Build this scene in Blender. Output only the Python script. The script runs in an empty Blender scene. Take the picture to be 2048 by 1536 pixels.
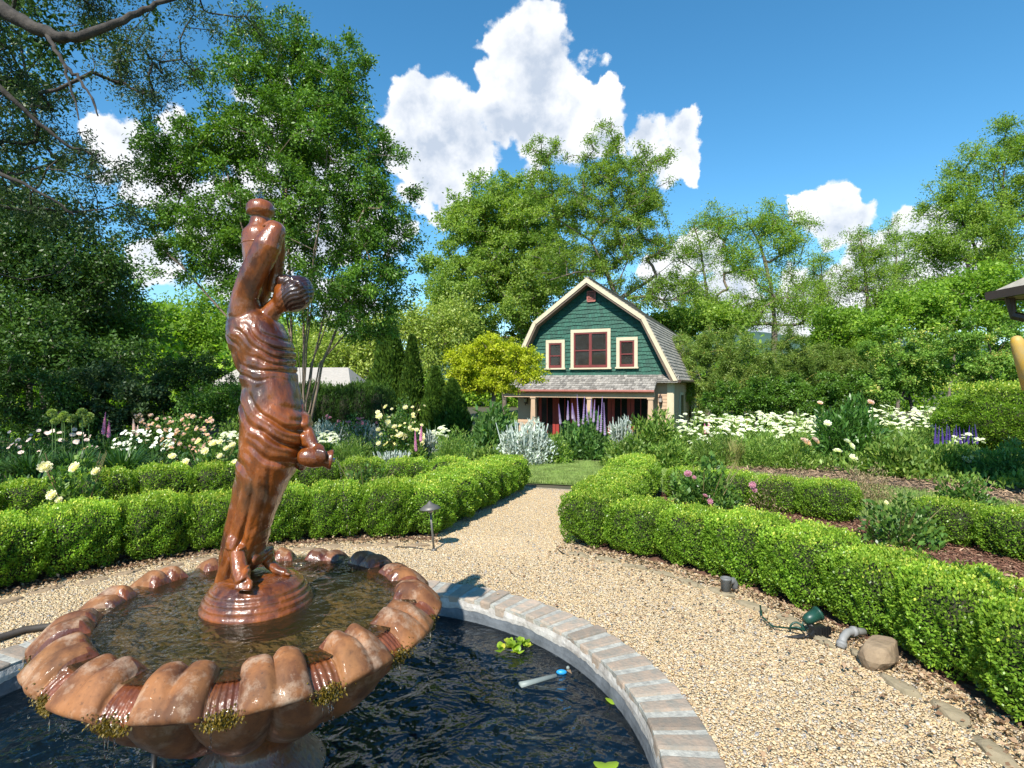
import bpy, bmesh, math, random
import numpy as np
from mathutils import Vector, Matrix
sc = bpy.context.scene
PI = math.pi
R = math.radians
# ---------------------------------------------------------------- camera
F = 1130.0                      # focal length in pixels of the 2048 px wide photograph
CZ = 1.23                       # camera height above the pool coping (z = 0)
cam = bpy.data.objects.new('camera', bpy.data.cameras.new('camera'))
sc.collection.objects.link(cam)
cam.location = (0, 0, CZ); cam.rotation_euler = (R(90), 0, 0)
cam.data.sensor_width = 36; cam.data.lens = F / 2048 * 36
cam.data.clip_start = 0.05; cam.data.clip_end = 3000
sc.camera = cam
# ---------------------------------------------------------------- sun, sky, exposure
SUN_AZ, SUN_EL = R(22), R(47)   # light travels towards +Y, turned SUN_AZ towards +X
sd = Vector((math.sin(SUN_AZ) * math.cos(SUN_EL), math.cos(SUN_AZ) * math.cos(SUN_EL), -math.sin(SUN_EL)))
sun = bpy.data.objects.new('sun', bpy.data.lights.new('sun', 'SUN'))
sc.collection.objects.link(sun)
sun.data.energy = 5.0; sun.data.angle = R(0.53); sun.data.color = (1, 0.95, 0.86)
sun.rotation_euler = sd.to_track_quat('-Z', 'Y').to_euler()
sun.location = (-10, -20, 30)
sc.view_settings.view_transform = 'Standard'; sc.view_settings.look = 'None'
sc.view_settings.exposure = 0.62; sc.view_settings.gamma = 1

def N(nt, typ, **kw):
    n = nt.nodes.new(typ)
    for k, v in kw.items():
        if k.startswith('i_'):
            key = k[2:]
            key = int(key) if key.isdigit() else key.replace('_', ' ')
            n.inputs[key].default_value = v
        else: setattr(n, k, v)
    return n
def math_n(nt, op, a, b=None, c=None, clamp=False):
    n = nt.nodes.new('ShaderNodeMath'); n.operation = op; n.use_clamp = clamp
    for i, v in enumerate((a, b, c)):
        if v is None: continue
        if hasattr(v, 'default_value') or hasattr(v, 'links'): nt.links.new(v, n.inputs[i])
        else: n.inputs[i].default_value = v
    return n.outputs[0]
def mixc(nt, f, a, b, blend='MIX'):
    n = nt.nodes.new('ShaderNodeMix'); n.data_type = 'RGBA'; n.blend_type = blend
    for k, v in ((0, f), (6, a), (7, b)):
        if hasattr(v, 'links'): nt.links.new(v, n.inputs[k])
        else: n.inputs[k].default_value = (*v, 1) if isinstance(v, tuple) and len(v) == 3 else v
    return n.outputs[2]
def mrange(nt, v, a, b, c=0.0, d=1.0, smooth=False):
    n = nt.nodes.new('ShaderNodeMapRange'); n.clamp = True
    if smooth: n.interpolation_type = 'SMOOTHSTEP'
    nt.links.new(v, n.inputs[0])
    for i, x in enumerate((a, b, c, d)): n.inputs[i + 1].default_value = x
    return n.outputs[0]

wd = bpy.data.worlds.new('World'); sc.world = wd; wd.use_nodes = True
nt = wd.node_tree; nt.nodes.clear()
sky = nt.nodes.new('ShaderNodeTexSky'); sky.sky_type = 'NISHITA'; sky.sun_disc = False
sky.sun_elevation = SUN_EL; sky.sun_rotation = math.pi + SUN_AZ
sky.altitude = 300; sky.air_density = 1.0; sky.dust_density = 0.0; sky.ozone_density = 4.0
hs = N(nt, 'ShaderNodeHueSaturation'); hs.inputs['Saturation'].default_value = 1.22; hs.inputs['Hue'].default_value = 0.487
nt.links.new(sky.outputs[0], hs.inputs['Color'])
tc = nt.nodes.new('ShaderNodeTexCoord'); dirn = tc.outputs['Generated']
CLOUDS = [(1085,45,62),(1045,105,75),(1115,130,72),(990,165,44),(1080,190,85),(1150,215,70),(985,215,42),(1190,265,55),(1100,270,75),(1050,250,70),
 (860,200,62),(830,240,55),(885,270,95),(935,315,62),(860,350,62),(900,390,45),(810,300,50),(960,325,34),(1000,262,40),(875,420,28),
 (1216,176,27),(1375,300,52),(1385,258,34),(1330,318,50),(1290,300,48),(1400,325,34),
 (205,270,34),(255,300,52),(330,250,45),(310,320,70),(360,380,60),(310,520,52),(450,420,90),(560,330,120),(640,430,130),(520,560,80),(790,470,45),
 (1655,415,46),(1600,425,32),(1705,435,34),(1660,450,52),(1570,418,20),
 (1470,580,45),(1390,520,45),(1430,600,60),(1850,490,75),(1760,520,60),(1600,625,90),(1330,560,50),(1720,600,80),(1500,640,70),(1900,560,90),(700,620,60)]
dens = None
warp = N(nt, 'ShaderNodeTexNoise', i_Scale=6.0, i_Detail=8.0, i_Roughness=0.62); nt.links.new(dirn, warp.inputs['Vector'])
wv = nt.nodes.new('ShaderNodeVectorMath'); wv.operation = 'MULTIPLY_ADD'
nt.links.new(warp.outputs['Color'], wv.inputs[0]); wv.inputs[1].default_value = (0.10,)*3
wo = nt.nodes.new('ShaderNodeVectorMath'); wo.operation = 'ADD'
nt.links.new(dirn, wo.inputs[0]); wo.inputs[1].default_value = (-0.05,)*3
nt.links.new(wo.outputs[0], wv.inputs[2])
wdir = wv.outputs[0]
for (x, y, r) in CLOUDS:
    v = Vector(((x - 1024) / F, 1, (768 - y) / F)); L = v.length; v.normalize()
    rr = r / F / L * 1.12
    dn = nt.nodes.new('ShaderNodeVectorMath'); dn.operation = 'DISTANCE'
    nt.links.new(wdir, dn.inputs[0]); dn.inputs[1].default_value = v
    b = math_n(nt, 'MULTIPLY_ADD', dn.outputs['Value'], -1 / rr, 1.0)
    dens = b if dens is None else math_n(nt, 'SMOOTH_MAX', dens, b, 0.25)
def fbm(vec, scale, det=9.0, rough=0.62):
    n = N(nt, 'ShaderNodeTexNoise', i_Scale=scale, i_Detail=det, i_Roughness=rough, i_Lacunarity=2.1)
    nt.links.new(vec, n.inputs['Vector']); return n.outputs['Fac']
n1 = fbm(dirn, 9.0, 10.0, 0.56)
sh = nt.nodes.new('ShaderNodeVectorMath'); sh.operation = 'ADD'; nt.links.new(dirn, sh.inputs[0]); sh.inputs[1].default_value = (-0.022, 0, 0.028)
n2 = fbm(sh.outputs[0], 9.0, 5.0, 0.5)
m = math_n(nt, 'MULTIPLY_ADD', n1, 1.5, dens)
m = math_n(nt, 'SUBTRACT', m, 0.62)
for vs_, va_ in ((26.0, 0.50), (58.0, 0.26)):       # rounded billows along the edges
    vo = N(nt, 'ShaderNodeTexVoronoi', feature='SMOOTH_F1', i_Scale=vs_, i_Smoothness=0.35); nt.links.new(wdir, vo.inputs['Vector'])
    m = math_n(nt, 'MULTIPLY_ADD', vo.outputs['Distance'], -va_, m)
m = math_n(nt, 'ADD', m, 0.26)
mask = mrange(nt, m, 0.0, 0.22, 0, 0.97, True)
rel = math_n(nt, 'SUBTRACT', n1, n2)
rel = mrange(nt, rel, -0.15, 0.13)
core = mrange(nt, dens, 0.15, 0.75)
shade = math_n(nt, 'MULTIPLY', math_n(nt, 'MULTIPLY_ADD', core, 0.62, 0.5), math_n(nt, 'SUBTRACT', 1.0, rel))
ccol = mixc(nt, shade, (1.0, 1.0, 1.0), (0.50, 0.57, 0.68))
bg1 = nt.nodes.new('ShaderNodeBackground'); bg1.inputs[1].default_value = 0.135; nt.links.new(hs.outputs[0], bg1.inputs[0])
bg2 = nt.nodes.new('ShaderNodeBackground'); bg2.inputs[1].default_value = 0.80; nt.links.new(ccol, bg2.inputs[0])
ms = nt.nodes.new('ShaderNodeMixShader'); wout = nt.nodes.new('ShaderNodeOutputWorld')
nt.links.new(mask, ms.inputs[0]); nt.links.new(bg1.outputs[0], ms.inputs[1]); nt.links.new(bg2.outputs[0], ms.inputs[2])
nt.links.new(ms.outputs[0], wout.inputs[0])
wd.cycles.sampling_method = 'MANUAL'; wd.cycles.sample_map_resolution = 512

# ---------------------------------------------------------------- helpers
rng = np.random.default_rng(7); random.seed(7)
def W(px, py, Y):               # point of the photograph at depth Y
    return Vector(((px - 1024) / F * Y, Y, CZ + (768 - py) / F * Y))
GZ = -0.03
def zg(x, y):                   # height of the ground
    if y < 10: z = GZ
    elif y < 22: z = GZ - 1.1 * (0.5 - 0.5 * math.cos((y - 10) / 12 * PI))
    else: z = GZ - 1.1
    if y > 60: z += (y - 60) * 0.012
    return z
def tag(o, label=None, cat=None, group=None, kind=None):
    if label: o['label'] = label
    if cat: o['category'] = cat
    if group: o['group'] = group
    if kind: o['kind'] = kind
    return o
def empty(name, loc=(0, 0, 0), rz=0, **kw):
    o = bpy.data.objects.new(name, None); sc.collection.objects.link(o)
    o.location = loc; o.rotation_euler = (0, 0, rz); o.empty_display_size = 0.1
    return tag(o, **kw)
def mobj(name, me, mat, parent=None, smooth=False):
    o = bpy.data.objects.new(name, me); sc.collection.objects.link(o)
    if mat and not me.materials: me.materials.append(mat)
    if smooth: me.polygons.foreach_set('use_smooth', np.ones(len(me.polygons), bool))
    if parent: o.parent = parent
    return o
def npmesh(name, V, Fq, attrs=None):
    """V (n,3), Fq (m,k) faces all with k corners"""
    me = bpy.data.meshes.new(name)
    V = np.asarray(V, np.float32); Fq = np.asarray(Fq, np.int32)
    me.vertices.add(len(V)); me.vertices.foreach_set('co', V.ravel())
    k = Fq.shape[1]
    me.loops.add(Fq.size); me.loops.foreach_set('vertex_index', Fq.ravel())
    me.polygons.add(len(Fq)); me.polygons.foreach_set('loop_start', np.arange(0, Fq.size, k, dtype=np.int32))
    me.polygons.foreach_set('loop_total', np.full(len(Fq), k, np.int32))
    for an, arr in (attrs or {}).items():
        a = me.attributes.new(an, 'FLOAT', 'POINT'); a.data.foreach_set('value', np.asarray(arr, np.float32))
    me.update(calc_edges=True); me.validate()
    return me
class MB:
    """collects simple shapes; build() links them as one mesh"""
    def __init__(s): s.V = []; s.Fc = []; s.T = []
    def add(s, vs, fs, tone=0.5):
        b = len(s.V); s.V += [tuple(v) for v in vs]; s.Fc += [tuple(b + i for i in f) for f in fs]; s.T += [tone] * len(vs)
    def box(s, c, d, rz=0, tone=0.5, M=None):
        x, y, z = (q / 2 for q in d); vs = [Vector((i * x, j * y, k * z)) for k in (-1, 1) for j in (-1, 1) for i in (-1, 1)]
        if M is None: M = Matrix.Translation(c) @ Matrix.Rotation(rz, 4, 'Z')
        s.add([M @ v for v in vs], [(0,2,3,1),(4,5,7,6),(0,1,5,4),(2,6,7,3),(0,4,6,2),(1,3,7,5)], tone)
    def quad(s, a, b, c, d, tone=0.5): s.add([a, b, c, d], [(0, 1, 2, 3)], tone)
    def prism(s, poly, d, tone=0.5):
        d = Vector(d); n = len(poly); P = [Vector(p) for p in poly]
        s.add(P + [p + d for p in P], [tuple(range(n))[::-1], tuple(range(n, 2 * n))] + [(i, (i + 1) % n, n + (i + 1) % n, n + i) for i in range(n)], tone)
    def tube(s, pts, rad, n=8, caps=True, tone=0.5, flat=1.0):
        P = [Vector(p) for p in pts]; k = len(P); rad = list(rad) if hasattr(rad, '__len__') else [rad] * k
        up = Vector((0, 0, 1)); vs = []; prev = None
        for i in range(k):
            t = (P[min(i + 1, k - 1)] - P[max(i - 1, 0)]).normalized()
            if prev is None: a = t.cross(up) if abs(t.z) < 0.95 else t.cross(Vector((1, 0, 0)))
            else: a = prev - t * prev.dot(t)
            a.normalize(); prev = a; b = t.cross(a)
            for j in range(n):
                q = 2 * PI * j / n; vs.append(P[i] + (a * math.cos(q) + b * math.sin(q) * flat) * rad[i])
        fs = [(i * n + j, i * n + (j + 1) % n, (i + 1) * n + (j + 1) % n, (i + 1) * n + j) for i in range(k - 1) for j in range(n)]
        if caps: fs += [tuple(range(n))[::-1], tuple((k - 1) * n + j for j in range(n))]
        s.add(vs, fs, tone)
    def lathe(s, prof, c=(0, 0, 0), n=24, tone=0.5, M=None, cap=True):
        vs = []; k = len(prof)
        M = M or Matrix.Translation(c)
        for r, z in prof:
            for j in range(n):
                q = 2 * PI * j / n; vs.append(M @ Vector((r * math.cos(q), r * math.sin(q), z)))
        fs = [(i * n + j, i * n + (j + 1) % n, (i + 1) * n + (j + 1) % n, (i + 1) * n + j) for i in range(k - 1) for j in range(n)]
        if cap and prof[0][0] > 1e-4: fs.append(tuple(range(n))[::-1])
        if cap and prof[-1][0] > 1e-4: fs.append(tuple((k - 1) * n + j for j in range(n)))
        s.add(vs, fs, tone)
    def ball(s, c, r, n=10, m=7, tone=0.5, M=None):
        r = (r, r, r) if not hasattr(r, '__len__') else r
        MM = (M or Matrix.Identity(4))
        vs = [MM @ Vector((0, 0, -r[2])) + Vector(c)]
        for i in range(1, m):
            a = -PI / 2 + PI * i / m
            for j in range(n):
                q = 2 * PI * j / n
                vs.append(MM @ Vector((r[0] * math.cos(a) * math.cos(q), r[1] * math.cos(a) * math.sin(q), r[2] * math.sin(a))) + Vector(c))
        vs.append(MM @ Vector((0, 0, r[2])) + Vector(c)); e = len(vs) - 1
        fs = [(0, 1 + (j + 1) % n, 1 + j) for j in range(n)] + [(e, e - n + j, e - n + (j + 1) % n) for j in range(n)]
        fs += [(1 + i * n + j, 1 + i * n + (j + 1) % n, 1 + (i + 1) * n + (j + 1) % n, 1 + (i + 1) * n + j) for i in range(m - 2) for j in range(n)]
        s.add(vs, fs, tone)
    def mesh(s, name):
        me = bpy.data.meshes.new(name); me.from_pydata(s.V, [], s.Fc)
        a = me.attributes.new('tone', 'FLOAT', 'POINT'); a.data.foreach_set('value', s.T)
        me.update(); return me
    def build(s, name, mat, parent=None, smooth=False, bevel=0):
        o = mobj(name, s.mesh(name), mat, parent, smooth)
        if bevel:
            md = o.modifiers.new('bevel', 'BEVEL'); md.width = bevel; md.segments = 2; md.limit_method = 'ANGLE'
        return o
def copy_tree(o, parent=None):
    c = o.copy(); sc.collection.objects.link(c); c.parent = parent
    for ch in [q for q in bpy.data.objects if q.parent == o]: copy_tree(ch, c)
    return c

# ---------------------------------------------------------------- materials
def new_mat(name):
    m = bpy.data.materials.new(name); m.use_nodes = True; nt = m.node_tree
    return m, nt, nt.nodes['Principled BSDF']
def simple(name, c1, c2=None, scale=8.0, rough=0.6, bump=0.0, bscale=None, metal=0, coat=0, spec=0.5, tone=0.0, coords='Object', stretch=(1, 1, 1)):
    m, nt, b = new_mat(name)
    b.inputs['Roughness'].default_value = rough; b.inputs['Metallic'].default_value = metal
    b.inputs['Coat Weight'].default_value = coat; b.inputs['Coat Roughness'].default_value = 0.05; b.inputs['Specular IOR Level'].default_value = spec
    tc = nt.nodes.new('ShaderNodeTexCoord'); mp = N(nt, 'ShaderNodeMapping'); nt.links.new(tc.outputs[coords], mp.inputs[0]); mp.inputs['Scale'].default_value = stretch
    n = N(nt, 'ShaderNodeTexNoise', i_Scale=scale, i_Detail=7.0, i_Roughness=0.62); nt.links.new(mp.outputs[0], n.inputs['Vector'])
    col = mixc(nt, mrange(nt, n.outputs['Fac'], 0.32, 0.68), c1, c2 or tuple(x * 0.75 for x in c1))
    if tone:
        at = N(nt, 'ShaderNodeAttribute', attribute_name='tone')
        v = mrange(nt, at.outputs['Fac'], 0, 1, 1 - tone, 1 + tone)
        col = mixc(nt, 1.0, col, v, 'MULTIPLY')
    nt.links.new(col, b.inputs['Base Color'])
    if bump:
        n2 = N(nt, 'ShaderNodeTexNoise', i_Scale=bscale or scale * 4, i_Detail=6.0); nt.links.new(mp.outputs[0], n2.inputs['Vector'])
        bp = N(nt, 'ShaderNodeBump', i_Strength=0.6, i_Distance=bump); nt.links.new(n2.outputs['Fac'], bp.inputs['Height']); nt.links.new(bp.outputs[0], b.inputs['Normal'])
    return m
def leaf_mat(name, c1, c2, tr=0.3, rough=0.42, spec=0.35, c3=None):
    """leaf colour runs c1 -> c2 (-> c3) with each leaf's own random tone"""
    m, nt, b = new_mat(name)
    at = N(nt, 'ShaderNodeAttribute', attribute_name='tone')
    rp = nt.nodes.new('ShaderNodeValToRGB'); nt.links.new(at.outputs['Fac'], rp.inputs[0])
    rp.color_ramp.elements[0].color = (*c1, 1); rp.color_ramp.elements[1].color = (*c2, 1)
    if c3:
        rp.color_ramp.elements[1].position = 0.75
        e = rp.color_ramp.elements.new(1.0); e.color = (*c3, 1)
    b.inputs['Roughness'].default_value = rough; b.inputs['Specular IOR Level'].default_value = spec
    oi = nt.nodes.new('ShaderNodeObjectInfo'); tcx = nt.nodes.new('ShaderNodeTexCoord'); nz = N(nt, 'ShaderNodeTexNoise', i_Scale=4.0, i_Detail=3.0); nt.links.new(tcx.outputs['Object'], nz.inputs['Vector'])
    vv = math_n(nt, 'MULTIPLY', mrange(nt, oi.outputs['Random'], 0, 1, .88, 1.12), mrange(nt, nz.outputs['Fac'], .3, .7, .74, 1.24))
    class rp: outputs = [mixc(nt, 1.0, rp.outputs[0], vv, 'MULTIPLY')]
    nt.links.new(rp.outputs[0], b.inputs['Base Color'])
    t = nt.nodes.new('ShaderNodeBsdfTranslucent')
    tcol = mixc(nt, 1.0, rp.outputs[0], (1.5, 1.6, 0.6), 'MULTIPLY'); nt.links.new(tcol, t.inputs['Color'])
    mx = nt.nodes.new('ShaderNodeMixShader'); mx.inputs[0].default_value = tr
    nt.links.new(b.outputs[0], mx.inputs[1]); nt.links.new(t.outputs[0], mx.inputs[2])
    nt.links.new(mx.outputs[0], nt.nodes['Material Output'].inputs['Surface'])
    return m
def unit(a): return a / np.maximum(np.linalg.norm(a, axis=1, keepdims=True), 1e-9)
def leaves_mesh(name, P, D, L, asp=0.5, up=None, tone=None, fold=0.12, rg=rng):
    """one pointed, slightly folded leaf per point: P base, D direction, L length"""
    n = len(P); D = unit(D); L = np.broadcast_to(np.asarray(L, float), (n,))[:, None]
    U = rg.normal(size=(n, 3)) * 0.6 + (np.array([0, 0, 1.0]) if up is None else up)
    S = unit(np.cross(D, U)); Nn = np.cross(S, D)
    V = np.empty((n, 4, 3)); V[:, 0] = P; V[:, 2] = P + D * L
    mid = P + D * L * 0.48 + Nn * L * fold
    V[:, 1] = mid + S * L * asp * 0.5; V[:, 3] = mid - S * L * asp * 0.5
    T = rg.random(n) if tone is None else tone
    return npmesh(name, V.reshape(-1, 3), np.arange(4 * n).reshape(n, 4), {'tone': np.repeat(T, 4)})
# ================================================================ pool and fountain
PC = Vector((-0.90, 2.0, 0)); RO, RI, WZ = 1.60, 1.40, -0.125
def ringmesh(name, prof, n=160, c=PC):
    mb = MB(); mb.lathe(prof, c, n); mb.Fc = [f for f in mb.Fc if len(f) == 4]; return mb
M_brick = simple('pool_brick', (0.38, 0.28, 0.205), (0.23, 0.215, 0.18), 20, 0.95, 0.008, 70, tone=0.32)
M_mortar = simple('mortar', (0.46, 0.45, 0.39), (0.24, 0.235, 0.21), 26, 0.95, 0.012, 60)
M_wall = simple('pool_render', (0.15, 0.165, 0.18), (0.07, 0.08, 0.09), 12, 0.85, 0.008, 40)
M_white = simple('lime_crust', (0.52, 0.50, 0.46), (0.28, 0.25, 0.22), 18, 0.95, 0.01, 50)
M_liner = simple('dark_liner', (0.018, 0.02, 0.018), (0.035, 0.03, 0.018), 3, 0.8)
pool = empty('fountain_pool', PC, label='round ground level pool ringed by pale brick coping around the fountain bowl', cat='pool')
def local(mb, o=None):          # shift a mesh builder's points into the parent's frame
    mb.V = [tuple(Vector(v) - PC) for v in mb.V]; return mb
mb = MB(); nb = 84; rb = random.Random(3)
for i in range(nb):
    a0 = 2 * PI * (i + rb.uniform(.13, .19)) / nb; a1 = 2 * PI * (i + rb.uniform(.80, .86)) / nb; ro = RO + rb.uniform(-.006, .006); ri = RI + rb.uniform(-.008, .004)
    z = rb.uniform(-.003, .004); tilt = rb.uniform(-.003, .003); pts = []
    for zz in (-0.062, z):
        for (r, a) in ((ri, a0), (ri, a1), (ro, a1), (ro, a0)):
            pts.append((r * math.cos(a), r * math.sin(a), zz + (tilt if r == ro and zz == z else 0)))
    mb.add(pts, [(3,2,1,0),(4,5,6,7),(0,1,5,4),(1,2,6,5),(2,3,7,6),(3,0,4,7)], rb.random())
o = mb.build('brick_coping', M_brick, pool, bevel=0.009)
local(ringmesh('m', [(RI + .004, -.066), (RI + .002, -.006), (RO - .006, -.006), (RO - .006, -.06)])).build('mortar_bed', M_mortar, pool)
# lime crusted band below the bricks, then the grey render
rr = rb; vs = []; fs = []; n = 480
def wall_band(name, z0, z1, r0, r1, jag0, jag1, mat):
    vs = []; 
    for k, (z, r, j) in enumerate(((z0, r0, jag0), ((z0 + z1) / 2, (r0 + r1) / 2 - .003, 0), (z1, r1, jag1))):
        for i in range(n):
            a = 2 * PI * i / n
            zz = z + j * (math.sin(a * 23 + k) + math.sin(a * 57) * .6 + rb.uniform(-.7, .7))
            vs.append((r * math.cos(a) + rb.uniform(-.001, .001), r * math.sin(a), zz))
    fs = [(k * n + i, k * n + (i + 1) % n, (k + 1) * n + (i + 1) % n, (k + 1) * n + i) for k in range(2) for i in range(n)]
    mb = MB(); mb.add(vs, fs); return mb.build(name, mat, pool)
wall_band('lime_band', -0.022, -0.068, RI - .002, RI - .006, 0.004, 0.004, M_white)
wall_band('grey_wall', -0.062, -0.128, RI - .003, RI - .010, 0.002, 0.003, M_wall)
local(ringmesh('l', [(RI - .005, -.115), (RI - .02, -.6)])).build('pool_liner', M_liner, pool)
mb = MB(); mb.lathe([(RI, -.6), (0.001, -.6)], (0, 0, 0), 64, cap=False); mb.build('pool_floor', M_liner, pool)

def water_mat(name, tint, scale, bump, rough=0.02, rings=0.0, murk=0.0, murkcol=(0.02, 0.02, 0.01), ior=1.42):
    m, nt, b = new_mat(name); nt.nodes.remove(b)
    tc = nt.nodes.new('ShaderNodeTexCoord')
    n1 = N(nt, 'ShaderNodeTexNoise', i_Scale=scale, i_Detail=3.0, i_Roughness=0.5, i_Distortion=0.8); nt.links.new(tc.outputs['Object'], n1.inputs['Vector'])
    n2 = N(nt, 'ShaderNodeTexNoise', i_Scale=scale * 3.1, i_Detail=2.0); nt.links.new(tc.outputs['Object'], n2.inputs['Vector'])
    h = math_n(nt, 'MULTIPLY_ADD', n2.outputs['Fac'], 0.3, n1.outputs['Fac'])
    if rings:
        w = N(nt, 'ShaderNodeTexWave', wave_type='RINGS', rings_direction='Z', i_Scale=rings, i_Distortion=2.5, i_Detail=2.0); nt.links.new(tc.outputs['Object'], w.inputs['Vector'])
        h = math_n(nt, 'MULTIPLY_ADD', w.outputs['Fac'], 0.25, h)
    bp = N(nt, 'ShaderNodeBump', i_Strength=1.0, i_Distance=bump); nt.links.new(h, bp.inputs['Height'])
    fr = N(nt, 'ShaderNodeFresnel', i_IOR=ior); nt.links.new(bp.outputs[0], fr.inputs['Normal'])
    tr = nt.nodes.new('ShaderNodeBsdfTransparent'); tr.inputs[0].default_value = (*tint, 1)
    gl = nt.nodes.new('ShaderNodeBsdfGlossy'); gl.inputs['Roughness'].default_value = rough; nt.links.new(bp.outputs[0], gl.inputs['Normal'])
    under = tr.outputs[0]
    if murk:
        df = nt.nodes.new('ShaderNodeBsdfDiffuse'); df.inputs[0].default_value = (*murkcol, 1)
        mm = nt.nodes.new('ShaderNodeMixShader'); mm.inputs[0].default_value = murk
        nt.links.new(tr.outputs[0], mm.inputs[1]); nt.links.new(df.outputs[0], mm.inputs[2]); under = mm.outputs[0]
    mx = nt.nodes.new('ShaderNodeMixShader'); nt.links.new(fr.outputs[0], mx.inputs[0])
    nt.links.new(under, mx.inputs[1]); nt.links.new(gl.outputs[0], mx.inputs[2])
    nt.links.new(mx.outputs[0], nt.nodes['Material Output'].inputs['Surface'])
    return m
M_water = water_mat('pool_water', (0.75, 0.8, 0.8), 5.0, 0.040, rings=1.2, murk=0.25, murkcol=(0.008, 0.018, 0.03), ior=1.62)
M_water2 = water_mat('bowl_water', (0.8, 0.8, 0.7), 13.0, 0.009, rings=0.0, murk=0.30, murkcol=(0.055, 0.042, 0.016))
mb = MB(); mb.lathe([(RI - .004, 0), (0.7, 0), (0.001, 0)], (0, 0, 0), 96, cap=False); o = mb.build('pool_water', M_water, smooth=True); o.location = PC + Vector((0, 0, WZ)); tag(o, kind='structure')

# ---- scalloped bowl
def terracotta(name, wet=1.0, base1=(0.30, 0.078, 0.009), base2=(0.055, 0.013, 0.003), dust=0.0, algae=0.35, bump=0.0025):
    m, nt, b = new_mat(name)
    tc = nt.nodes.new('ShaderNodeTexCoord')
    mp = N(nt, 'ShaderNodeMapping'); nt.links.new(tc.outputs['Object'], mp.inputs[0]); mp.inputs['Scale'].default_value = (1, 1, 0.45)
    n1 = N(nt, 'ShaderNodeTexNoise', i_Scale=9.0, i_Detail=8.0, i_Roughness=0.65); nt.links.new(mp.outputs[0], n1.inputs['Vector'])
    n2 = N(nt, 'ShaderNodeTexNoise', i_Scale=4.0, i_Detail=6.0); nt.links.new(tc.outputs['Object'], n2.inputs['Vector'])
    n3 = N(nt, 'ShaderNodeTexNoise', i_Scale=110.0, i_Detail=3.0); nt.links.new(tc.outputs['Object'], n3.inputs['Vector'])
    col = mixc(nt, mrange(nt, n1.outputs['Fac'], 0.38, 0.62), base1, base2)
    col = mixc(nt, math_n(nt, 'MULTIPLY', mrange(nt, n2.outputs['Fac'], 0.52, 0.7), algae), col, (0.075, 0.055, 0.012))
    if dust:
        n4 = N(nt, 'ShaderNodeTexNoise', i_Scale=13.0, i_Detail=8.0, i_Roughness=0.7); nt.links.new(tc.outputs['Object'], n4.inputs['Vector'])
        col = mixc(nt, math_n(nt, 'MULTIPLY', mrange(nt, n4.outputs['Fac'], 0.5, 0.72), dust), col, (0.50, 0.38, 0.27))
    col = mixc(nt, math_n(nt, 'MULTIPLY', mrange(nt, n3.outputs['Fac'], 0.6, 0.75), 0.5), col, (0.03, 0.015, 0.008))
    nt.links.new(col, b.inputs['Base Color'])
    b.inputs['Roughness'].default_value = 0.75 if wet < .5 else 0.35
    b.inputs['Coat Weight'].default_value = wet; b.inputs['Coat Roughness'].default_value = 0.07; b.inputs['Coat IOR'].default_value = 1.4
    n5 = N(nt, 'ShaderNodeTexNoise', i_Scale=45.0, i_Detail=5.0); nt.links.new(mp.outputs[0], n5.inputs['Vector'])
    bp = N(nt, 'ShaderNodeBump', i_Strength=0.7, i_Distance=bump); nt.links.new(n5.outputs['Fac'], bp.inputs['Height'])
    nt.links.new(bp.outputs[0], b.inputs['Normal']); nt.links.new(bp.outputs[0], b.inputs['Coat Normal'])
    return m
M_stat = terracotta('wet_red_brown_glaze', 1.0, bump=0.007)
M_bowl_dry = terracotta('weathered_terracotta', 0.06, (0.29, 0.115, 0.036), (0.10, 0.032, 0.010), dust=0.7, algae=0.25)
M_bowl_wet = terracotta('wet_terracotta', 1.0, (0.20, 0.055, 0.014), (0.085, 0.022, 0.007), algae=0.5, bump=.009)
M_bowl_in = terracotta('bowl_inside', 0.2, (0.34, 0.20, 0.075), (0.10, 0.075, 0.028), algae=0.7)
bowl = empty('fountain_bowl', PC, label='large scalloped terracotta fountain bowl on a pedestal in the pool, full of water', cat='fountain')
NT, U15 = 1440, 15
def lobes(th, s=1.0):
    u = ((math.degrees(th) + 85.5) / 24.0) % 1.0
    u = u if u < .5 else u - 1.0        # -0.5..0.5, 0 in the middle of a pair
    k = math.floor(((math.degrees(th) + 85.5) / 24.0) + .5) % 15
    hw = .355 + .022 * math.sin(k * 2.7) + .02 * math.sin(s * 5 + k)
    a = abs(u)
    if a < hw:
        t = (a - hw * .5) / (hw * .5)
        twin = max(0.0, 1 - t * t) ** .5        # two separate knobs at the inner end
        dome = max(0.0, 1 - (a / hw) ** 3) ** .5
        f = min(1, max(0, (s - .12) / .75)); return ((.45 * twin + .55 * dome * (1 - .30 * math.exp(-(a / .07) ** 2))) * (1 - f) + dome * (1 - .16 * math.exp(-(a / .05) ** 2)) * f) * (1 - .18 * u * math.sin(k * 1.9)), 0.0
    return 0.0, (0.5 + 0.5 * math.cos((a - hw) / (.5 - hw) * PI * 5 + math.sin(k)))
BW = 0.458                              # water level in the bowl
def rim_pt(th, s):
    h, g = lobes(th, s)
    wob = 0.006 * math.sin(th * 7 + 1) + 0.004 * math.sin(th * 17) + .0025 * math.sin(th * 41 + s * 5)
    r0 = 0.470; r1 = 0.622 + 0.020 * h + wob * .6
    p = min(1, s / .15) ** .55 * (1 - .50 * max(0, (s - .2) / .8) ** 1.2)
    r = r0 + (r1 - r0) * (s ** 0.9)
    zs = BW - 0.005 - 0.050 * max(0, (s - .42) / .58) ** 1.7
    z = zs + (0.046 + wob) * h * p - 0.012 * h * max(0, s - .6) - 0.004 * g * (1 if s > .3 else 0)
    return r, z
prof_n = 22
vs = []; fs = []; wetface = []
mb_rim = ([], []); 
ths = [2 * PI * i / NT for i in range(NT)]
V = []
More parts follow.
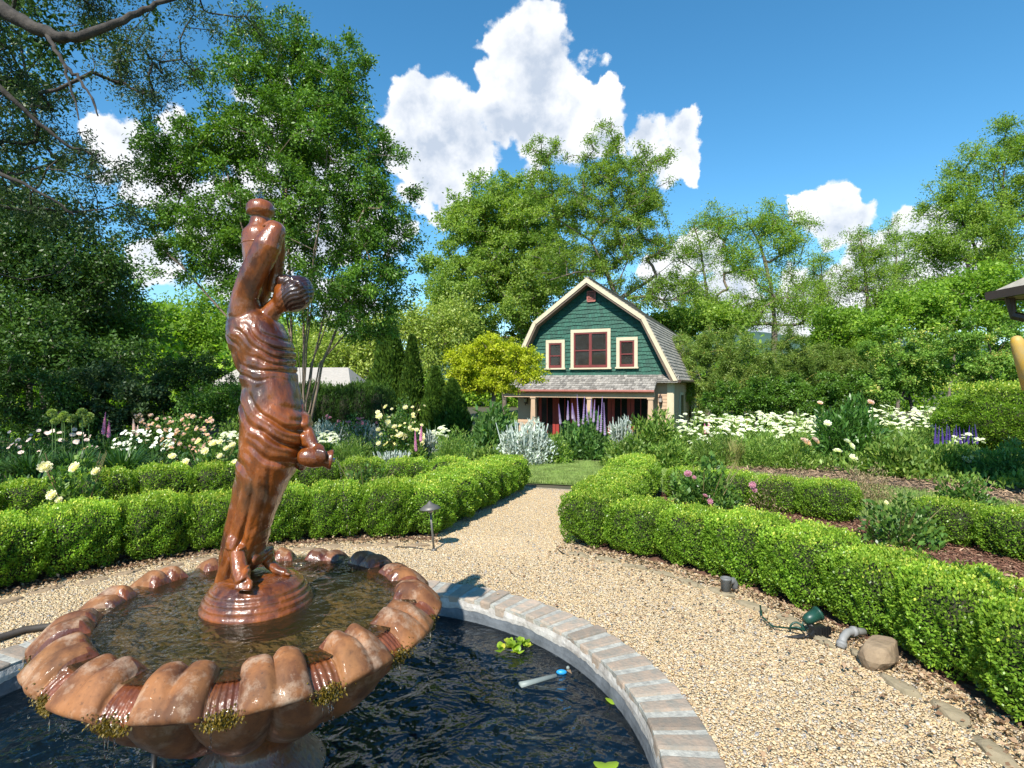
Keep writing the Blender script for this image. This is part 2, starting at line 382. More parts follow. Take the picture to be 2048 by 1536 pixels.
for th in ths:
    row = []
    for k in range(prof_n + 1):
        r, z = rim_pt(th, k / prof_n); row.append((r * math.cos(th), r * math.sin(th), z))
    r, z = rim_pt(th, 1); h, g = lobes(th)
    for (dr, dz) in ((-0.002, -0.012), (-0.012, -0.022), (-0.045, -0.016), (-0.075, -0.010)):
        row.append(((r + dr) * math.cos(th), (r + dr) * math.sin(th), z + dz))
    r0, z0 = rim_pt(th, 0)
    row.insert(0, ((r0 + .002) * math.cos(th), (r0 + .002) * math.sin(th), z0 - .05))
    V.append(row)
K = len(V[0]); Vf = [p for row in V for p in row]
Fc = []; wet = []
for i in range(NT):
    h, g = lobes(ths[i]); j = (i + 1) % NT; h2, _ = lobes(ths[j])
    for k in range(K - 1):
        Fc.append((i * K + k, i * K + k + 1, j * K + k + 1, j * K + k))
        wet.append(1 if (h < 0.05 and h2 < .05) or (k < 3 + 2 * math.sin(ths[i] * 45)) else 0)
me = bpy.data.meshes.new('scalloped_rim'); me.from_pydata(Vf, [], Fc); me.materials.append(M_bowl_dry); me.materials.append(M_bowl_wet)
me.polygons.foreach_set('material_index', wet); me.update(); mobj('scalloped_rim', me, None, bowl, True)
# inner dish
mb = MB(); mb.lathe([(0.49, 0.415), (0.40, 0.395), (0.25, 0.375), (0.001, 0.37)], (0, 0, 0), 90, cap=False); mb.build('dish', M_bowl_in, bowl, True)
# gadrooned underside
prof = [(0.590, .405), (0.585, .375), (0.575, .325), (0.535, .27), (0.475, .215), (0.40, .165), (0.32, .125), (0.24, .10), (0.17, .085)]
V = []; n = 720
for i in range(n):
    th = 2 * PI * i / n; g = abs(math.sin((math.degrees(th) + 85.5) / 24 * PI)) ** 0.6
    for k, (r, z) in enumerate(prof):
        w = math.sin(PI * k / (len(prof) - 1)) ** .7
        rs = .93; r = r * rs; V.append(((r - .045 * w * (1 - g)) * math.cos(th), (r - .045 * w * (1 - g)) * math.sin(th), z - .02 * w * g))
K = len(prof); Fc = [(i * K + k, i * K + k + 1, ((i + 1) % n) * K + k + 1, ((i + 1) % n) * K + k) for i in range(n) for k in range(K - 1)]
M_under = terracotta('terracotta_underside', 0.3, (0.24, 0.088, 0.028), (0.085, 0.028, 0.011), dust=0.35, algae=0.7)
me = bpy.data.meshes.new('gadrooned_underside'); me.from_pydata(V, [], [f[::-1] for f in Fc]); me.update(); mobj('gadrooned_underside', me, M_under, bowl, True)
mb = MB(); mb.lathe([(.30, -.6), (.30, -.2), (.26, -.15), (.20, -.1), (.14, -.03), (.13, .02), (.17, .06), (.19, .095)], (0, 0, 0), 40); mb.build('pedestal', M_bowl_wet, bowl, True)
mb = MB(); mb.lathe([(0.556, 0), (0.35, 0), (0.2, 0), (0.001, 0)], (0, 0, 0), 96, cap=False); o = mb.build('bowl_water', M_water2, smooth=True); o.location = PC + Vector((0, 0, BW)); tag(o, kind='structure')
# moss fringes under the spillways, one per spillway, and the drips that fall from them
M_moss = leaf_mat('moss', (0.05, 0.038, 0.006), (0.22, 0.15, 0.02), 0.15, 0.25, 0.6)
m, nt, b = new_mat('clear_water'); b.inputs['Transmission Weight'].default_value = 1; b.inputs['Roughness'].default_value = 0.02; b.inputs['IOR'].default_value = 1.33; M_clear = m
for i in range(15):
    th0 = R(24 * i - 85.5 + 12); k = 1500
    th = th0 + rng.normal(size=k) * R(1.9); s = 1 - np.abs(rng.normal(size=k)) * .05
    P = []
    for a, q in zip(th, s):
        r, z = rim_pt(float(a), float(max(.5, q))); P.append((r * math.cos(a), r * math.sin(a), z + rng.uniform(-.03, .003)))
    P = np.array(P); D = unit(P * [1, 1, 0]) * .6 + rng.normal(size=P.shape) * .5 + [0, 0, -.6]
    mobj('moss_fringe', leaves_mesh('moss_fringe', P, D, rng.uniform(.004, .011, k), .5), M_moss, bowl)
    for q in range(rb.choice((1, 2, 3)) if math.sin(th0) < 0.6 else 0):
        a = th0 + R(rb.uniform(-3, 3)); r, z = rim_pt(a, 1.0); r -= .006
        mb = MB(); zz = z - .02
        mb.tube([(r * math.cos(a), r * math.sin(a), zz + .02), (r * math.cos(a), r * math.sin(a), zz - .02), (r * math.cos(a), r * math.sin(a), zz - .05)], [.004, .0022, .001], 6)
        while zz > WZ + .03:
            zz -= rb.uniform(.025, .07); q2 = rb.uniform(.0022, .0048)
            mb.ball((r * math.cos(a) + rb.uniform(-.004, .004), r * math.sin(a) + rb.uniform(-.004, .004), zz), (q2 * .8, q2 * .8, q2 * rb.uniform(1, 2.2)), 6, 5)
        tag(mb.build('water_drip', M_clear, bowl, True), kind='stuff')
# ================================================================ statue
# outline measured in the photograph at the statue's distance
SD = 2.0; SK = SD / F
def sp(px, py, dy=0.0):
    k = (SD + dy) / F
    return Vector(((px - 1024) * k - PC.x, dy, CZ + (768 - py) * k))
statue = empty('fountain_statue', (PC.x, PC.y, 0), label='glossy wet red-brown statue of a draped woman raising a jug, standing in the fountain bowl', cat='statue')
body_rows = [(1176,432,462,.04),(1160,434,484,.048),(1140,437,512,.055),(1120,441,537,.062),(1100,446,548,.068),(1075,452,555,.074),(1042,461,563,.082),(1000,470,580,.088),(965,476,594,.094),(930,481,604,.10),
 (895,484,611,.104),(860,486,615,.106),(828,487,612,.102),(800,489,606,.096),(775,489,600,.09),(745,483,590,.084),(717,471,587,.084),(692,463,583,.086),(668,458,574,.086),(648,457,562,.08),(632,461,548,.066),(618,468,534,.045)]
def loft(rows, n=40):
    mb = MB(); vs = []
    for (y, l, r, d) in rows:
        r -= 9 if y > 700 else 4
        if 950 < y < 1110: r -= 13
        c = (l + r) / 2; hw = (r - l) / 2 * SK
        for j in range(n):
            q = 2 * PI * j / n; cc, ss = math.cos(q), math.sin(q)
            vs.append(sp(c, y) + Vector((hw * math.copysign(abs(cc) ** .9, cc), d * math.copysign(abs(ss) ** .9, ss), 0)))
    k = len(rows); fs = [(i * n + j, (i + 1) * n + j, (i + 1) * n + (j + 1) % n, i * n + (j + 1) % n) for i in range(k - 1) for j in range(n)]
    fs += [tuple(range(n)), tuple((k - 1) * n + j for j in range(n))[::-1]]
    mb.add(vs, fs); return mb
def remesh(mb, name, vox, smooth_it=3):
    me = mb.mesh(name); o = bpy.data.objects.new('tmp', me); sc.collection.objects.link(o)
    md = o.modifiers.new('r', 'REMESH'); md.mode = 'VOXEL'; md.voxel_size = vox
    md2 = o.modifiers.new('s', 'SMOOTH'); md2.iterations = smooth_it; md2.factor = 0.5
    dg = bpy.context.evaluated_depsgraph_get(); dg.update()
    out = bpy.data.meshes.new_from_object(o.evaluated_get(dg)); bpy.data.objects.remove(o); out.name = name
    return out
mb = loft(body_rows)
px = SK
# raised arm in front of the jug
mb.tube([sp(497, 655, -.0), sp(489, 622, -.02), sp(491, 590, -.035), sp(503, 555, -.05), sp(521, 520, -.06), sp(536, 490, -.065), sp(549, 464, -.06)], [38*px, 32*px, 25*px, 25*px, 26*px, 26*px, 19*px], 16)
mb.ball(sp(551, 463, -.055), (19*px, 21*px, 20*px), 16, 10)
mb.tube([sp(552, 458, -.03), sp(556, 500, .0), sp(553, 545, .02), sp(545, 585, .02)], [16*px, 15*px, 13*px, 12*px], 12)   # forearm folding back
for i, (a, b2) in enumerate(((538, 447), (545, 443), (552, 443), (558, 447))):      # fingers hooked over the jug shoulder
    mb.tube([sp(a + 6, b2 + 16, -.045), sp(a + 2, b2 + 3, -.05), sp(a - 6, b2 + 1, -.05), sp(a - 11, b2 + 6, -.045)], [5.5*px, 5*px, 4.5*px, 4*px], 8)
# neck, head, hair
mb.tube([sp(520, 650, .01), sp(537, 630, .0), sp(553, 612, -.005), sp(566, 600, -.005)], [30*px, 21*px, 17*px, 17*px], 14)
HM = Matrix.Rotation(R(18), 4, 'Y')
mb.ball(sp(573, 592, -.012), (24*px, 25*px, 33*px), 18, 12, M=HM)
mb.ball(sp(560, 578, -.012), (12*px, 17*px, 14*px), 12, 8)          # brow
mb.ball(sp(552, 594, -.012), (7*px, 5*px, 10*px), 10, 8, M=Matrix.Rotation(R(-25), 4, 'Y'))   # nose
mb.ball(sp(556, 605, -.012), (5*px, 8*px, 3*px), 8, 6); mb.ball(sp(557, 611, -.012), (5*px, 7*px, 3*px), 8, 6)  # lips
mb.ball(sp(562, 620, -.012), (8*px, 9*px, 7*px), 10, 8)             # chin
mb.ball(sp(592, 588, -.005), (33*px, 31*px, 38*px), 20, 14, M=Matrix.Rotation(R(35), 4, 'Y'))   # hair
mb.ball(sp(577, 566, -.01), (26*px, 25*px, 15*px), 16, 10, M=Matrix.Rotation(R(15), 4, 'Y'))
mb.ball(sp(563, 564, -.018), (11*px, 14*px, 9*px), 12, 8)           # curl over the forehead
mb.ball(sp(610, 582, 0), (14*px, 16*px, 20*px), 12, 8, M=Matrix.Rotation(R(30), 4, 'Y'))
for q in range(7):                                                   # hair strands
    a = R(-60 + q * 30); c0 = sp(592, 588, -.005)
    mb.tube([c0 + Vector((-.02, -.03, .05)) * (1 + .02 * q), c0 + Vector((.02 * math.cos(a) + .02, -.054 + .004 * abs(q - 3), .02 * math.sin(a) + .012)), c0 + Vector((.052, -.025, -.04 + .012 * q))], [4*px, 5*px, 4*px], 6)
# lowered arm
mb.tube([sp(545, 655, .03), sp(565, 700, .04), sp(574, 755, .045), sp(590, 812, .03), sp(611, 862, 0), sp(627, 893, -.02), sp(634, 905, -.025)], [22*px, 22*px, 20*px, 18*px, 15*px, 12*px, 12*px], 14)
for q in range(4):
    mb.tube([sp(630 + q * 4, 895, -.045), sp(635 + q * 4.5, 901 + q, -.062), sp(634 + q * 5, 914 + q, -.064), sp(631 + q * 5, 925, -.055)], [4.5*px, 4.3*px, 4*px, 3.4*px], 8)
mb.tube([sp(626, 892, -.02), sp(638, 890, -.035), sp(648, 897, -.045)], [5*px, 4.5*px, 4*px], 8)  # thumb
# sleeve falling from the arm
mb.tube([sp(600, 830, .015), sp(612, 868, .01), sp(612, 905, .01), sp(602, 940, .01)], [18*px, 17*px, 15*px, 8*px], 12, flat=.8)
# front foot with toes, hind foot
mb.tube([sp(470, 1075, -.05), sp(475, 1105, -.072), sp(478, 1130, -.09), sp(482, 1150, -.108), sp(487, 1167, -.132)], [18*px, 15*px, 15*px, 16*px, 14*px], 14)
for q in range(5):
    x0 = 471 + q * 6.5; rr_ = (3.4, 3.6, 3.8, 4, 5.4)[q] * px
    mb.tube([sp(x0 + 3, 1162, -.128), sp(x0 + 2, 1172, -.143), sp(x0 + 1, 1181, -.152)], [rr_ * 1.1, rr_ * 1.15, rr_ * .9], 8)
mb.tube([sp(532, 1100, .03), sp(540, 1128, .035), sp(556, 1140, .03), sp(574, 1147, .02)], [17*px, 14*px, 12*px, 10*px], 12, flat=.8)
for q in range(4): mb.tube([sp(570, 1146 + q * .5, .028 - q * .009), sp(581, 1150, .024 - q * .009)], [4.2*px, 3.4*px], 8)
mb.V = [tuple(v) for v in mb.V]
fig = remesh(mb, 'figure', 0.0042, 4)
# drapery folds, pushed along the normals
nv = len(fig.vertices); co = np.empty(nv * 3, np.float32); fig.vertices.foreach_get('co', co); co = co.reshape(-1, 3)
no = np.empty(nv * 3, np.float32); fig.vertices.foreach_get('normal', no); no = no.reshape(-1, 3)
X = (co[:, 0] + PC.x) / SK + 1024; Yp = 768 - (co[:, 2] - CZ) / SK; Z = co[:, 1]
def band(v, a, b, c, d): return np.clip((v - a) / (b - a), 0, 1) * np.clip((d - v) / (d - c), 0, 1)
def ridge(p, sharp=1.6): return (1 - np.abs(np.sin(p)) ** (1 / sharp)) * -1 + .5
ctr = np.interp(Yp, [r[0] for r in body_rows[::-1]], [(r[1] + r[2]) / 2 for r in body_rows[::-1]])
hw = np.interp(Yp, [r[0] for r in body_rows[::-1]], [(r[2] - r[1]) / 2 for r in body_rows[::-1]])
u = (X - ctr) / hw
inbody = band(np.abs(u), -1, -.5, 1.02, 1.12)
def wob(k): return np.sin(X * .051 * k + Yp * .031 + k) * .5 + np.sin(X * .023 * k - Yp * .047 + 2 * k) * .5
d = np.zeros(nv)
def groove(ph, w=.16):      # narrow valleys between broad smooth cloth, ph in fold widths
    f = np.abs(ph - np.round(ph)); return .42 - np.exp(-(f / w) ** 2) - .35 * np.exp(-((f - .3) / .2) ** 2) * -1
n_ = lambda a, b_, c: np.sin(X * a + c) * np.cos(Yp * b_ + 1.7 * c)
# bodice: grooves fan out from the right shoulder and sag towards the left
r1 = np.hypot((X - 596) * .8, (Yp - 628) * 1.1) + 7 * n_(.045, .03, 1) + 3.5 * n_(.11, .07, 2)
d += .0085 * groove(r1 / 19) * band(Yp, 652, 672, 740, 775) * np.clip(.62 + .7 * n_(.035, .05, 3), .05, 1.1)
# hips: swags from the right hip, dying out over the thigh
r2 = np.hypot((X - 618) * .9, (Yp - 752) * .82) + 9 * n_(.03, .028, 4) + 3 * n_(.09, .06, 5)
d += .0125 * groove(r2 / 29) * band(Yp, 778, 808, 915, 960) * np.clip(.55 + .75 * n_(.03, .035, 6) + .2 * u, .0, 1.1)
# skirt: long falling grooves
p3 = (X + (Yp - 950) * .28) / 31 + .25 * np.sin(Yp * .017) + .16 * np.sin(X * .05 + Yp * .011)
d += .0080 * groove(p3, .14) * band(Yp, 905, 990, 1140, 1190) * np.clip(.6 + .6 * n_(.04, .012, 7) - .2 * u, .05, 1.1)
p4 = (Yp - 1040 + 62 * u + 7 * n_(.05, .04, 8)) / 24
d += .0045 * groove(p4) * band(Yp, 1025, 1055, 1110, 1140) * np.clip(u - .1, 0, .8)
d += .0016 * n_(.16, .13, 9) * band(Yp, 655, 700, 1150, 1190)
hr = np.hypot(X - 592, Yp - 586); ha = np.arctan2(Yp - 586, X - 592)
hd = .0026 * groove((((X - 592) * .55 + (Yp - 586) * .9 + 3 * np.sin(X * .12)) / 7.5), .22) * band(hr, -5, 4, 60, 75) * np.clip((X - 566) / 10 + (Yp < 572) * 1.0, 0, 1) * (Yp < 640) * (X > 548)
d *= 1 - ((Yp > 1085) & (X > 450) & (X < 520) & (Z < -.066)) * 1.0
d = d * inbody + hd
co += no * d[:, None]
# neckline of the dress: a low step over the skin
fig.vertices.foreach_set('co', co.ravel().astype(np.float32)); fig.update()
fig.materials.append(M_stat); fig.materials.append(terracotta('dark_wet_glaze', 1.0, (0.05, 0.014, 0.006), (0.02, 0.006, 0.003), bump=.006))
cp = np.empty(len(fig.polygons) * 3, np.float32); fig.polygons.foreach_get('center', cp); cp = cp.reshape(-1, 3)
hx = (cp[:, 0] + PC.x) / SK + 1024; hy = 768 - (cp[:, 2] - CZ) / SK
fig.polygons.foreach_set('material_index', ((np.hypot(hx - 592, hy - 586) < 52) & (hy < 634) & (hx > 546) & ((hx > 573 + (hy - 570) * .12) | ((hy < 573) & (hx > 556))) & (hx + hy > 1126)).astype(np.int32))
o = mobj('figure', fig, M_stat, statue, True); o.location = (0, 0, 0)
# upper jug with its turned lid
mb = MB(); jz = lambda y: CZ + (768 - y) * SK; jx = (512 - 1024) * SK - PC.x
MJ = Matrix.Translation((jx, .035, 0)) @ Matrix.Rotation(R(0), 4, 'Y')
mb.lathe([(.018, jz(610)), (.035, jz(585)), (.05, jz(545)), (.0595, jz(505)), (.0625, jz(480)), (.062, jz(466)), (.058, jz(458)), (.048, jz(452)), (.038, jz(444)), (.034, jz(434)), (.033, jz(427)), (.046, jz(424)), (.0485, jz(414)), (.046, jz(405)), (.037, jz(398)), (.02, jz(394)), (.012, jz(392))], n=40, M=MJ)
mb.lathe([(.0605, jz(487)), (.0645, jz(484)), (.0605, jz(481))], n=40, M=MJ); mb.build('raised_jug', M_stat, statue, True)
mb = MB(); jm = sp(640, 917, -.03)
JM2 = Matrix.Translation(jm) @ Matrix.Rotation(R(100), 4, 'Y') @ Matrix.Rotation(R(-20), 4, 'X')
mb.lathe([(.012, -.075), (.026, -.065), (.034, -.045), (.036, -.02), (.032, 0), (.026, .012), (.030, .024), (.036, .034), (.036, .040), (.028, .041), (.02, .034), (.018, .0)], n=28, M=JM2); mb.build('lowered_jug', M_stat, statue, True)
mb = MB(); mb.tube([JM2 @ Vector((0, 0, .01)), JM2 @ Vector((0, 0, .05))], .008, 10)
mb.build('nozzle', simple('nozzle_steel', (.5, .5, .5), rough=.25, metal=.9), statue, True)
# turned base
mb = MB(); prof = [(.186, .446), (.186, .458), (.184, .468), (.176, .474), (.179, .482), (.174, .490), (.166, .494), (.169, .502), (.163, .510), (.154, .514), (.157, .521), (.150, .529), (.140, .533), (.136, .541), (.11, .549), (.001, .552)]
MBs = Matrix.Translation((0, 0, 0))
mb.lathe(prof, n=64, M=MBs)
mb.ball((-.035, .0, .535), (.10, .10, .03), 24, 10); mb.build('turned_base', M_stat, statue, True)
# bubbling water on the lid and the thin jet out of the lowered jug
mb = MB(); top = Vector((jx, .035, jz(392)))
for q in range(26): mb.ball(top + Vector((rb.gauss(0, .006), rb.gauss(0, .006), abs(rb.gauss(0, .018)))), rb.uniform(.002, .006), 6, 5)
mb.tube([top, top + Vector((0, 0, .02)), top + Vector((.001, 0, .04))], [.008, .006, .002], 8)
tag(mb.build('water_bubble', M_clear, statue, True), kind='stuff')
mb = MB(); j0 = JM2 @ Vector((0, 0, .05)); pts = []
for q in range(34):
    t = q / 33 * .42; p = j0 + Vector((.22 * t, -.02 * t, -4.9 * t * t)); pts.append(p)
pts = [p for p in pts if p.z > BW]
for q, p in enumerate(pts):
    mb.ball(p + Vector((rb.gauss(0, .002),) * 3), (.0018, .0018, .006 + .004 * rb.random()), 6, 5)
tag(mb.build('water_jet', M_clear, statue, True), kind='stuff')
# ================================================================ ground (first sheet)
def grid_sheet(name, xs, ys, mat, off=0.0, hole=None):
    V = [(x, y, zg(x, y) + off) for y in ys for x in xs]; n = len(xs)
    Fq = [(j * n + i, j * n + i + 1, (j + 1) * n + i + 1, (j + 1) * n + i) for j in range(len(ys) - 1) for i in range(n - 1)]
    me = npmesh(name, V, Fq); return mobj(name, me, mat)
M_soil = simple('soil', (0.10, 0.075, 0.045), (0.05, 0.06, 0.025), 1.5, 0.95, 0.02, 20)
# the ground sheet has a round hole for the pool
n = 128; V = []; Fq = []
rings = [RO - .005, 3.0, 6.0, 10.0, 15, 20, 26, 34, 45, 60, 90, 150, 300, 700, 1500]
for r in rings:
    for i in range(n):
        a = 2 * PI * i / n; x, y = PC.x + r * math.cos(a), PC.y + r * math.sin(a); V.append((x, y, zg(x, y) - .012))
for k in range(len(rings) - 1):
    for i in range(n): Fq.append((k * n + i, (k + 1) * n + i, (k + 1) * n + (i + 1) % n, k * n + (i + 1) % n))
o = mobj('ground', npmesh('ground', V, Fq), M_soil); tag(o, kind='structure')
# ---- gravel ring and path
def gravel_mat():
    m, nt, b = new_mat('pea_gravel')
    tc = nt.nodes.new('ShaderNodeTexCoord')
    v = N(nt, 'ShaderNodeTexVoronoi', i_Scale=110.0); nt.links.new(tc.outputs['Object'], v.inputs['Vector'])
    sp_ = N(nt, 'ShaderNodeSeparateColor'); nt.links.new(v.outputs['Color'], sp_.inputs[0])
    rp = nt.nodes.new('ShaderNodeValToRGB'); nt.links.new(sp_.outputs[0], rp.inputs[0])
    cols = [(0.0, (0.40, 0.27, 0.13)), (0.3, (0.55, 0.42, 0.24)), (0.6, (0.62, 0.50, 0.33)), (0.8, (0.66, 0.60, 0.48)), (0.93, (0.33, 0.30, 0.27)), (1.0, (0.42, 0.20, 0.09))]
    rp.color_ramp.elements[0].color = (*cols[0][1], 1); rp.color_ramp.elements[1].color = (*cols[-1][1], 1)
    for p, c in cols[1:-1]: e = rp.color_ramp.elements.new(p); e.color = (*c, 1)
    dk = mrange(nt, v.outputs['Distance'], 0.35, 0.75, 1.0, 0.35)
    col = mixc(nt, 1.0, rp.outputs[0], dk, 'MULTIPLY')
    nz = N(nt, 'ShaderNodeTexNoise', i_Scale=1.7, i_Detail=4.0); nt.links.new(tc.outputs['Object'], nz.inputs['Vector'])
    col = mixc(nt, 1.0, col, mrange(nt, nz.outputs['Fac'], 0.3, 0.7, 0.85, 1.12), 'MULTIPLY')
    nt.links.new(col, b.inputs['Base Color']); b.inputs['Roughness'].default_value = 0.8
    bp = N(nt, 'ShaderNodeBump', i_Strength=1.0, i_Distance=0.008, invert=True); nt.links.new(v.outputs['Distance'], bp.inputs['Height']); nt.links.new(bp.outputs[0], b.inputs['Normal'])
    return m
M_gravel = gravel_mat()
AX = Vector((0.354, 0.935)).normalized(); AXN = Vector((AX.y, -AX.x))       # garden axis through the path
P0 = Vector((PC.x, PC.y))
def pol(r, deg): return Vector((PC.x + r * math.cos(R(deg)), PC.y + r * math.sin(R(deg))))
n = 128; V = []; Fq = []
for k, r in enumerate((RO - .004, 2.0, 2.5, 3.05)):
    for i in range(n):
        p = pol(r, 360 * i / n); V.append((p.x, p.y, GZ - .004))
for k in range(3):
    for i in range(n): Fq.append((k * n + i, (k + 1) * n + i, (k + 1) * n + (i + 1) % n, k * n + (i + 1) % n))
tag(mobj('gravel_path', npmesh('gravel_path', V, Fq), M_gravel), kind='structure')
pc = Vector((-0.14, 4.45)); V = []; Fq = []
for k in range(12):
    q = pc + AX * (-0.25 + k * .245)
    for s_ in (-.62, .62): V.append((q.x + AXN.x * s_, q.y + AXN.y * s_, GZ + (.0 if 1 else 0)))
Fq = [(2 * k, 2 * k + 1, 2 * k + 3, 2 * k + 2) for k in range(11)]
tag(mobj('gravel_path_arm', npmesh('gravel_path_arm', V, Fq), M_gravel), kind='structure')
bpy.data.objects['gravel_path_arm'].name = 'path'
# real pebbles on top, thinning with distance
def pebbles(n, seed):
    rg = np.random.default_rng(seed)
    r = np.sqrt(rg.uniform((RO + .01) ** 2, 2.78 ** 2, n)); a = rg.uniform(0, 2 * PI, n)
    x = PC.x + r * np.cos(a); y = PC.y + r * np.sin(a)
    n2 = n // 6; t = rg.uniform(-.2, 2.35, n2); s = rg.uniform(-.6, .6, n2)
    x = np.concatenate([x, pc.x + AX.x * t + AXN.x * s]); y = np.concatenate([y, pc.y + AX.y * t + AXN.y * s])
    ok = (y > .9) & (np.abs(x) < y * .98 + .1); x = x[ok]; y = y[ok]; n = len(x)
    base = np.array([(i, j, k) for k in (-1, 1) for j in (-1, 1) for i in (-1, 1)], float) * .62
    s = rg.uniform(.0025, .0052, (n, 1)) * (1 + (rg.random((n, 1)) < .04) * .9)
    sc3 = np.concatenate([s * rg.uniform(1, 1.5, (n, 1)), s, s * rg.uniform(.5, .8, (n, 1))], 1)
    P = base[None] * sc3[:, None] * rg.uniform(.8, 1.2, (n, 8, 1))
    an = rg.uniform(0, 2 * PI, n); c, s1 = np.cos(an)[:, None], np.sin(an)[:, None]
    tl = rg.uniform(-.5, .5, (n, 1))
    X, Y, Z = P[..., 0] * c - P[..., 1] * s1, P[..., 0] * s1 + P[..., 1] * c, P[..., 2] + P[..., 0] * tl
    V = np.stack([X + x[:, None], Y + y[:, None], Z + GZ + s * .35], -1)
    f = np.array([(0,2,3,1),(4,5,7,6),(0,1,5,4),(2,6,7,3),(0,4,6,2),(1,3,7,5)])
    Fq = (np.arange(n)[:, None, None] * 8 + f[None]).reshape(-1, 4)
    return npmesh('loose_pebbles', V.reshape(-1, 3), Fq, {'tone': np.repeat(rg.random(n), 8)})
m, nt, b = new_mat('pebble'); at = N(nt, 'ShaderNodeAttribute', attribute_name='tone'); rp = nt.nodes.new('ShaderNodeValToRGB'); nt.links.new(at.outputs['Fac'], rp.inputs[0])
rp.color_ramp.interpolation = 'CONSTANT'
for i, c in enumerate([(0.56, 0.41, 0.23), (0.51, 0.36, 0.19), (0.59, 0.47, 0.29), (0.60, 0.51, 0.38), (0.44, 0.33, 0.20), (0.55, 0.45, 0.31), (0.33, 0.30, 0.27), (0.42, 0.27, 0.15)]):
    e = rp.color_ramp.elements[0] if i == 0 else rp.color_ramp.elements.new([0, .22, .4, .58, .68, .8, .9, .97][i]); e.color = (*c, 1)
nt.links.new(rp.outputs[0], b.inputs['Base Color']); b.inputs['Roughness'].default_value = 0.7; M_pebble = m
tag(mobj('loose_pebbles', pebbles(390000, 5), M_pebble, smooth=True), kind='stuff')
# ---- lawn ring
M_lawn = simple('lawn_soil', (0.12, 0.16, 0.045), (0.08, 0.12, 0.03), 3, 0.9)
V = []; Fq = []; n = 96
for k, r in enumerate((5.28, 6.2, 7.35)):
    for i in range(n):
        p = pol(r, 360 * i / n); V.append((p.x, p.y, zg(p.x, p.y) + .002))
for k in range(2):
    for i in range(n): Fq.append((k * n + i, (k + 1) * n + i, (k + 1) * n + (i + 1) % n, k * n + (i + 1) % n))
tag(mobj('lawn', npmesh('lawn', V, Fq), M_lawn), kind='structure')
M_grass = leaf_mat('grass_blade', (0.22, 0.31, 0.08), (0.32, 0.41, 0.13), .35, .6, c3=(.45, .45, .22))
def grass(name, n, rf, seed):
    rg = np.random.default_rng(seed); r, a = rf(rg, n)
    x = PC.x + r * np.cos(a); y = PC.y + r * np.sin(a); P = np.stack([x, y, np.array([zg(i, j) for i, j in zip(x, y)])], 1)
    D = rg.normal(size=(n, 3)) * .35 + [0, 0, 1]
    st = .5 + .5 * np.sin((x * AXN.x + y * AXN.y * 1.0 + y * 0) * 0 + (r - 5.28) * 2 * PI / .5)
    return tag(mobj(name, leaves_mesh(name, P, D, rg.uniform(.025, .05, n), .22, tone=np.clip(rg.random(n) * .75 + st * .12, 0, 1), rg=rg), M_grass), kind='stuff')
grass('grass', 60000, lambda rg, n: (np.sqrt(rg.uniform(5.3 ** 2, 7.4 ** 2, n)), np.radians(rg.uniform(62, 80, n))), 2)
grass('grass_strip', 30000, lambda rg, n: (np.sqrt(rg.uniform(5.3 ** 2, 7.4 ** 2, n)), np.radians(rg.uniform(8, 62, n))), 3)
bpy.data.objects['grass_strip'].name = 'grass.001'
# ---- mulch of the right hand and left hand beds
M_mulch = simple('bark_mulch', (0.15, 0.07, 0.045), (0.07, 0.033, 0.022), 22, 0.95, 0.02, 40, stretch=(1, 1, 1))
def sector(name, r0, r1, a0, a1, mat, off, n=60):
    V = []; Fq = []
    for k in range(3):
        r = r0 + (r1 - r0) * k / 2
        for i in range(n + 1):
            p = pol(r, a0 + (a1 - a0) * i / n); V.append((p.x, p.y, zg(p.x, p.y) + off))
    m_ = n + 1
    for k in range(2):
        for i in range(n): Fq.append((k * m_ + i, (k + 1) * m_ + i, (k + 1) * m_ + i + 1, k * m_ + i + 1))
    return mobj(name, npmesh(name, V, [f[::-1] for f in Fq] if a1 > a0 else Fq), mat)
tag(sector('mulch_bed', 2.76, 5.25, -45, 58, M_mulch, .005), kind='structure')
tag(sector('planting_bed', 2.56, 5.15, 84, 200, M_mulch, .005), kind='structure')
tag(sector('border_bed', 7.35, 16, -20, 160, simple('bed_soil', (0.09, 0.06, 0.04), (0.05, 0.04, 0.025), 10, .95, .02, 30), .003), kind='structure')
def chips(name, n, r0, r1, a0, a1, mat, seed, L=(.02, .07), asp=.18, z=.008):
    rg = np.random.default_rng(seed); r = np.sqrt(rg.uniform(r0 ** 2, r1 ** 2, n)); a = np.radians(rg.uniform(a0, a1, n))
    x = PC.x + r * np.cos(a); y = PC.y + r * np.sin(a); P = np.stack([x, y, np.array([zg(i, j) for i, j in zip(x, y)]) + z + rg.uniform(0, .015, n)], 1)
    D = rg.normal(size=(n, 3)) * [1, 1, .22]
    return tag(mobj(name, leaves_mesh(name, P, D, rg.uniform(*L, n), asp, rg=rg), mat), kind='stuff')
M_chip = leaf_mat('bark_chip', (0.10, 0.045, 0.03), (0.22, 0.11, 0.07), 0, .9, .2, c3=(.40, .27, .18))
chips('mulch_chips', 52000, 2.9, 5.2, -14, 60, M_chip, 4)
chips('mulch', 9000, 7.3, 8.6, 5, 58, leaf_mat('pale_mulch', (0.20, 0.13, 0.08), (0.40, 0.28, 0.18), 0, .9, .2), 6, (.03, .1))
M_dead = leaf_mat('dead_leaf', (0.19, 0.11, 0.065), (0.38, 0.26, 0.165), .1, .8, .2, c3=(.50, .38, .26))
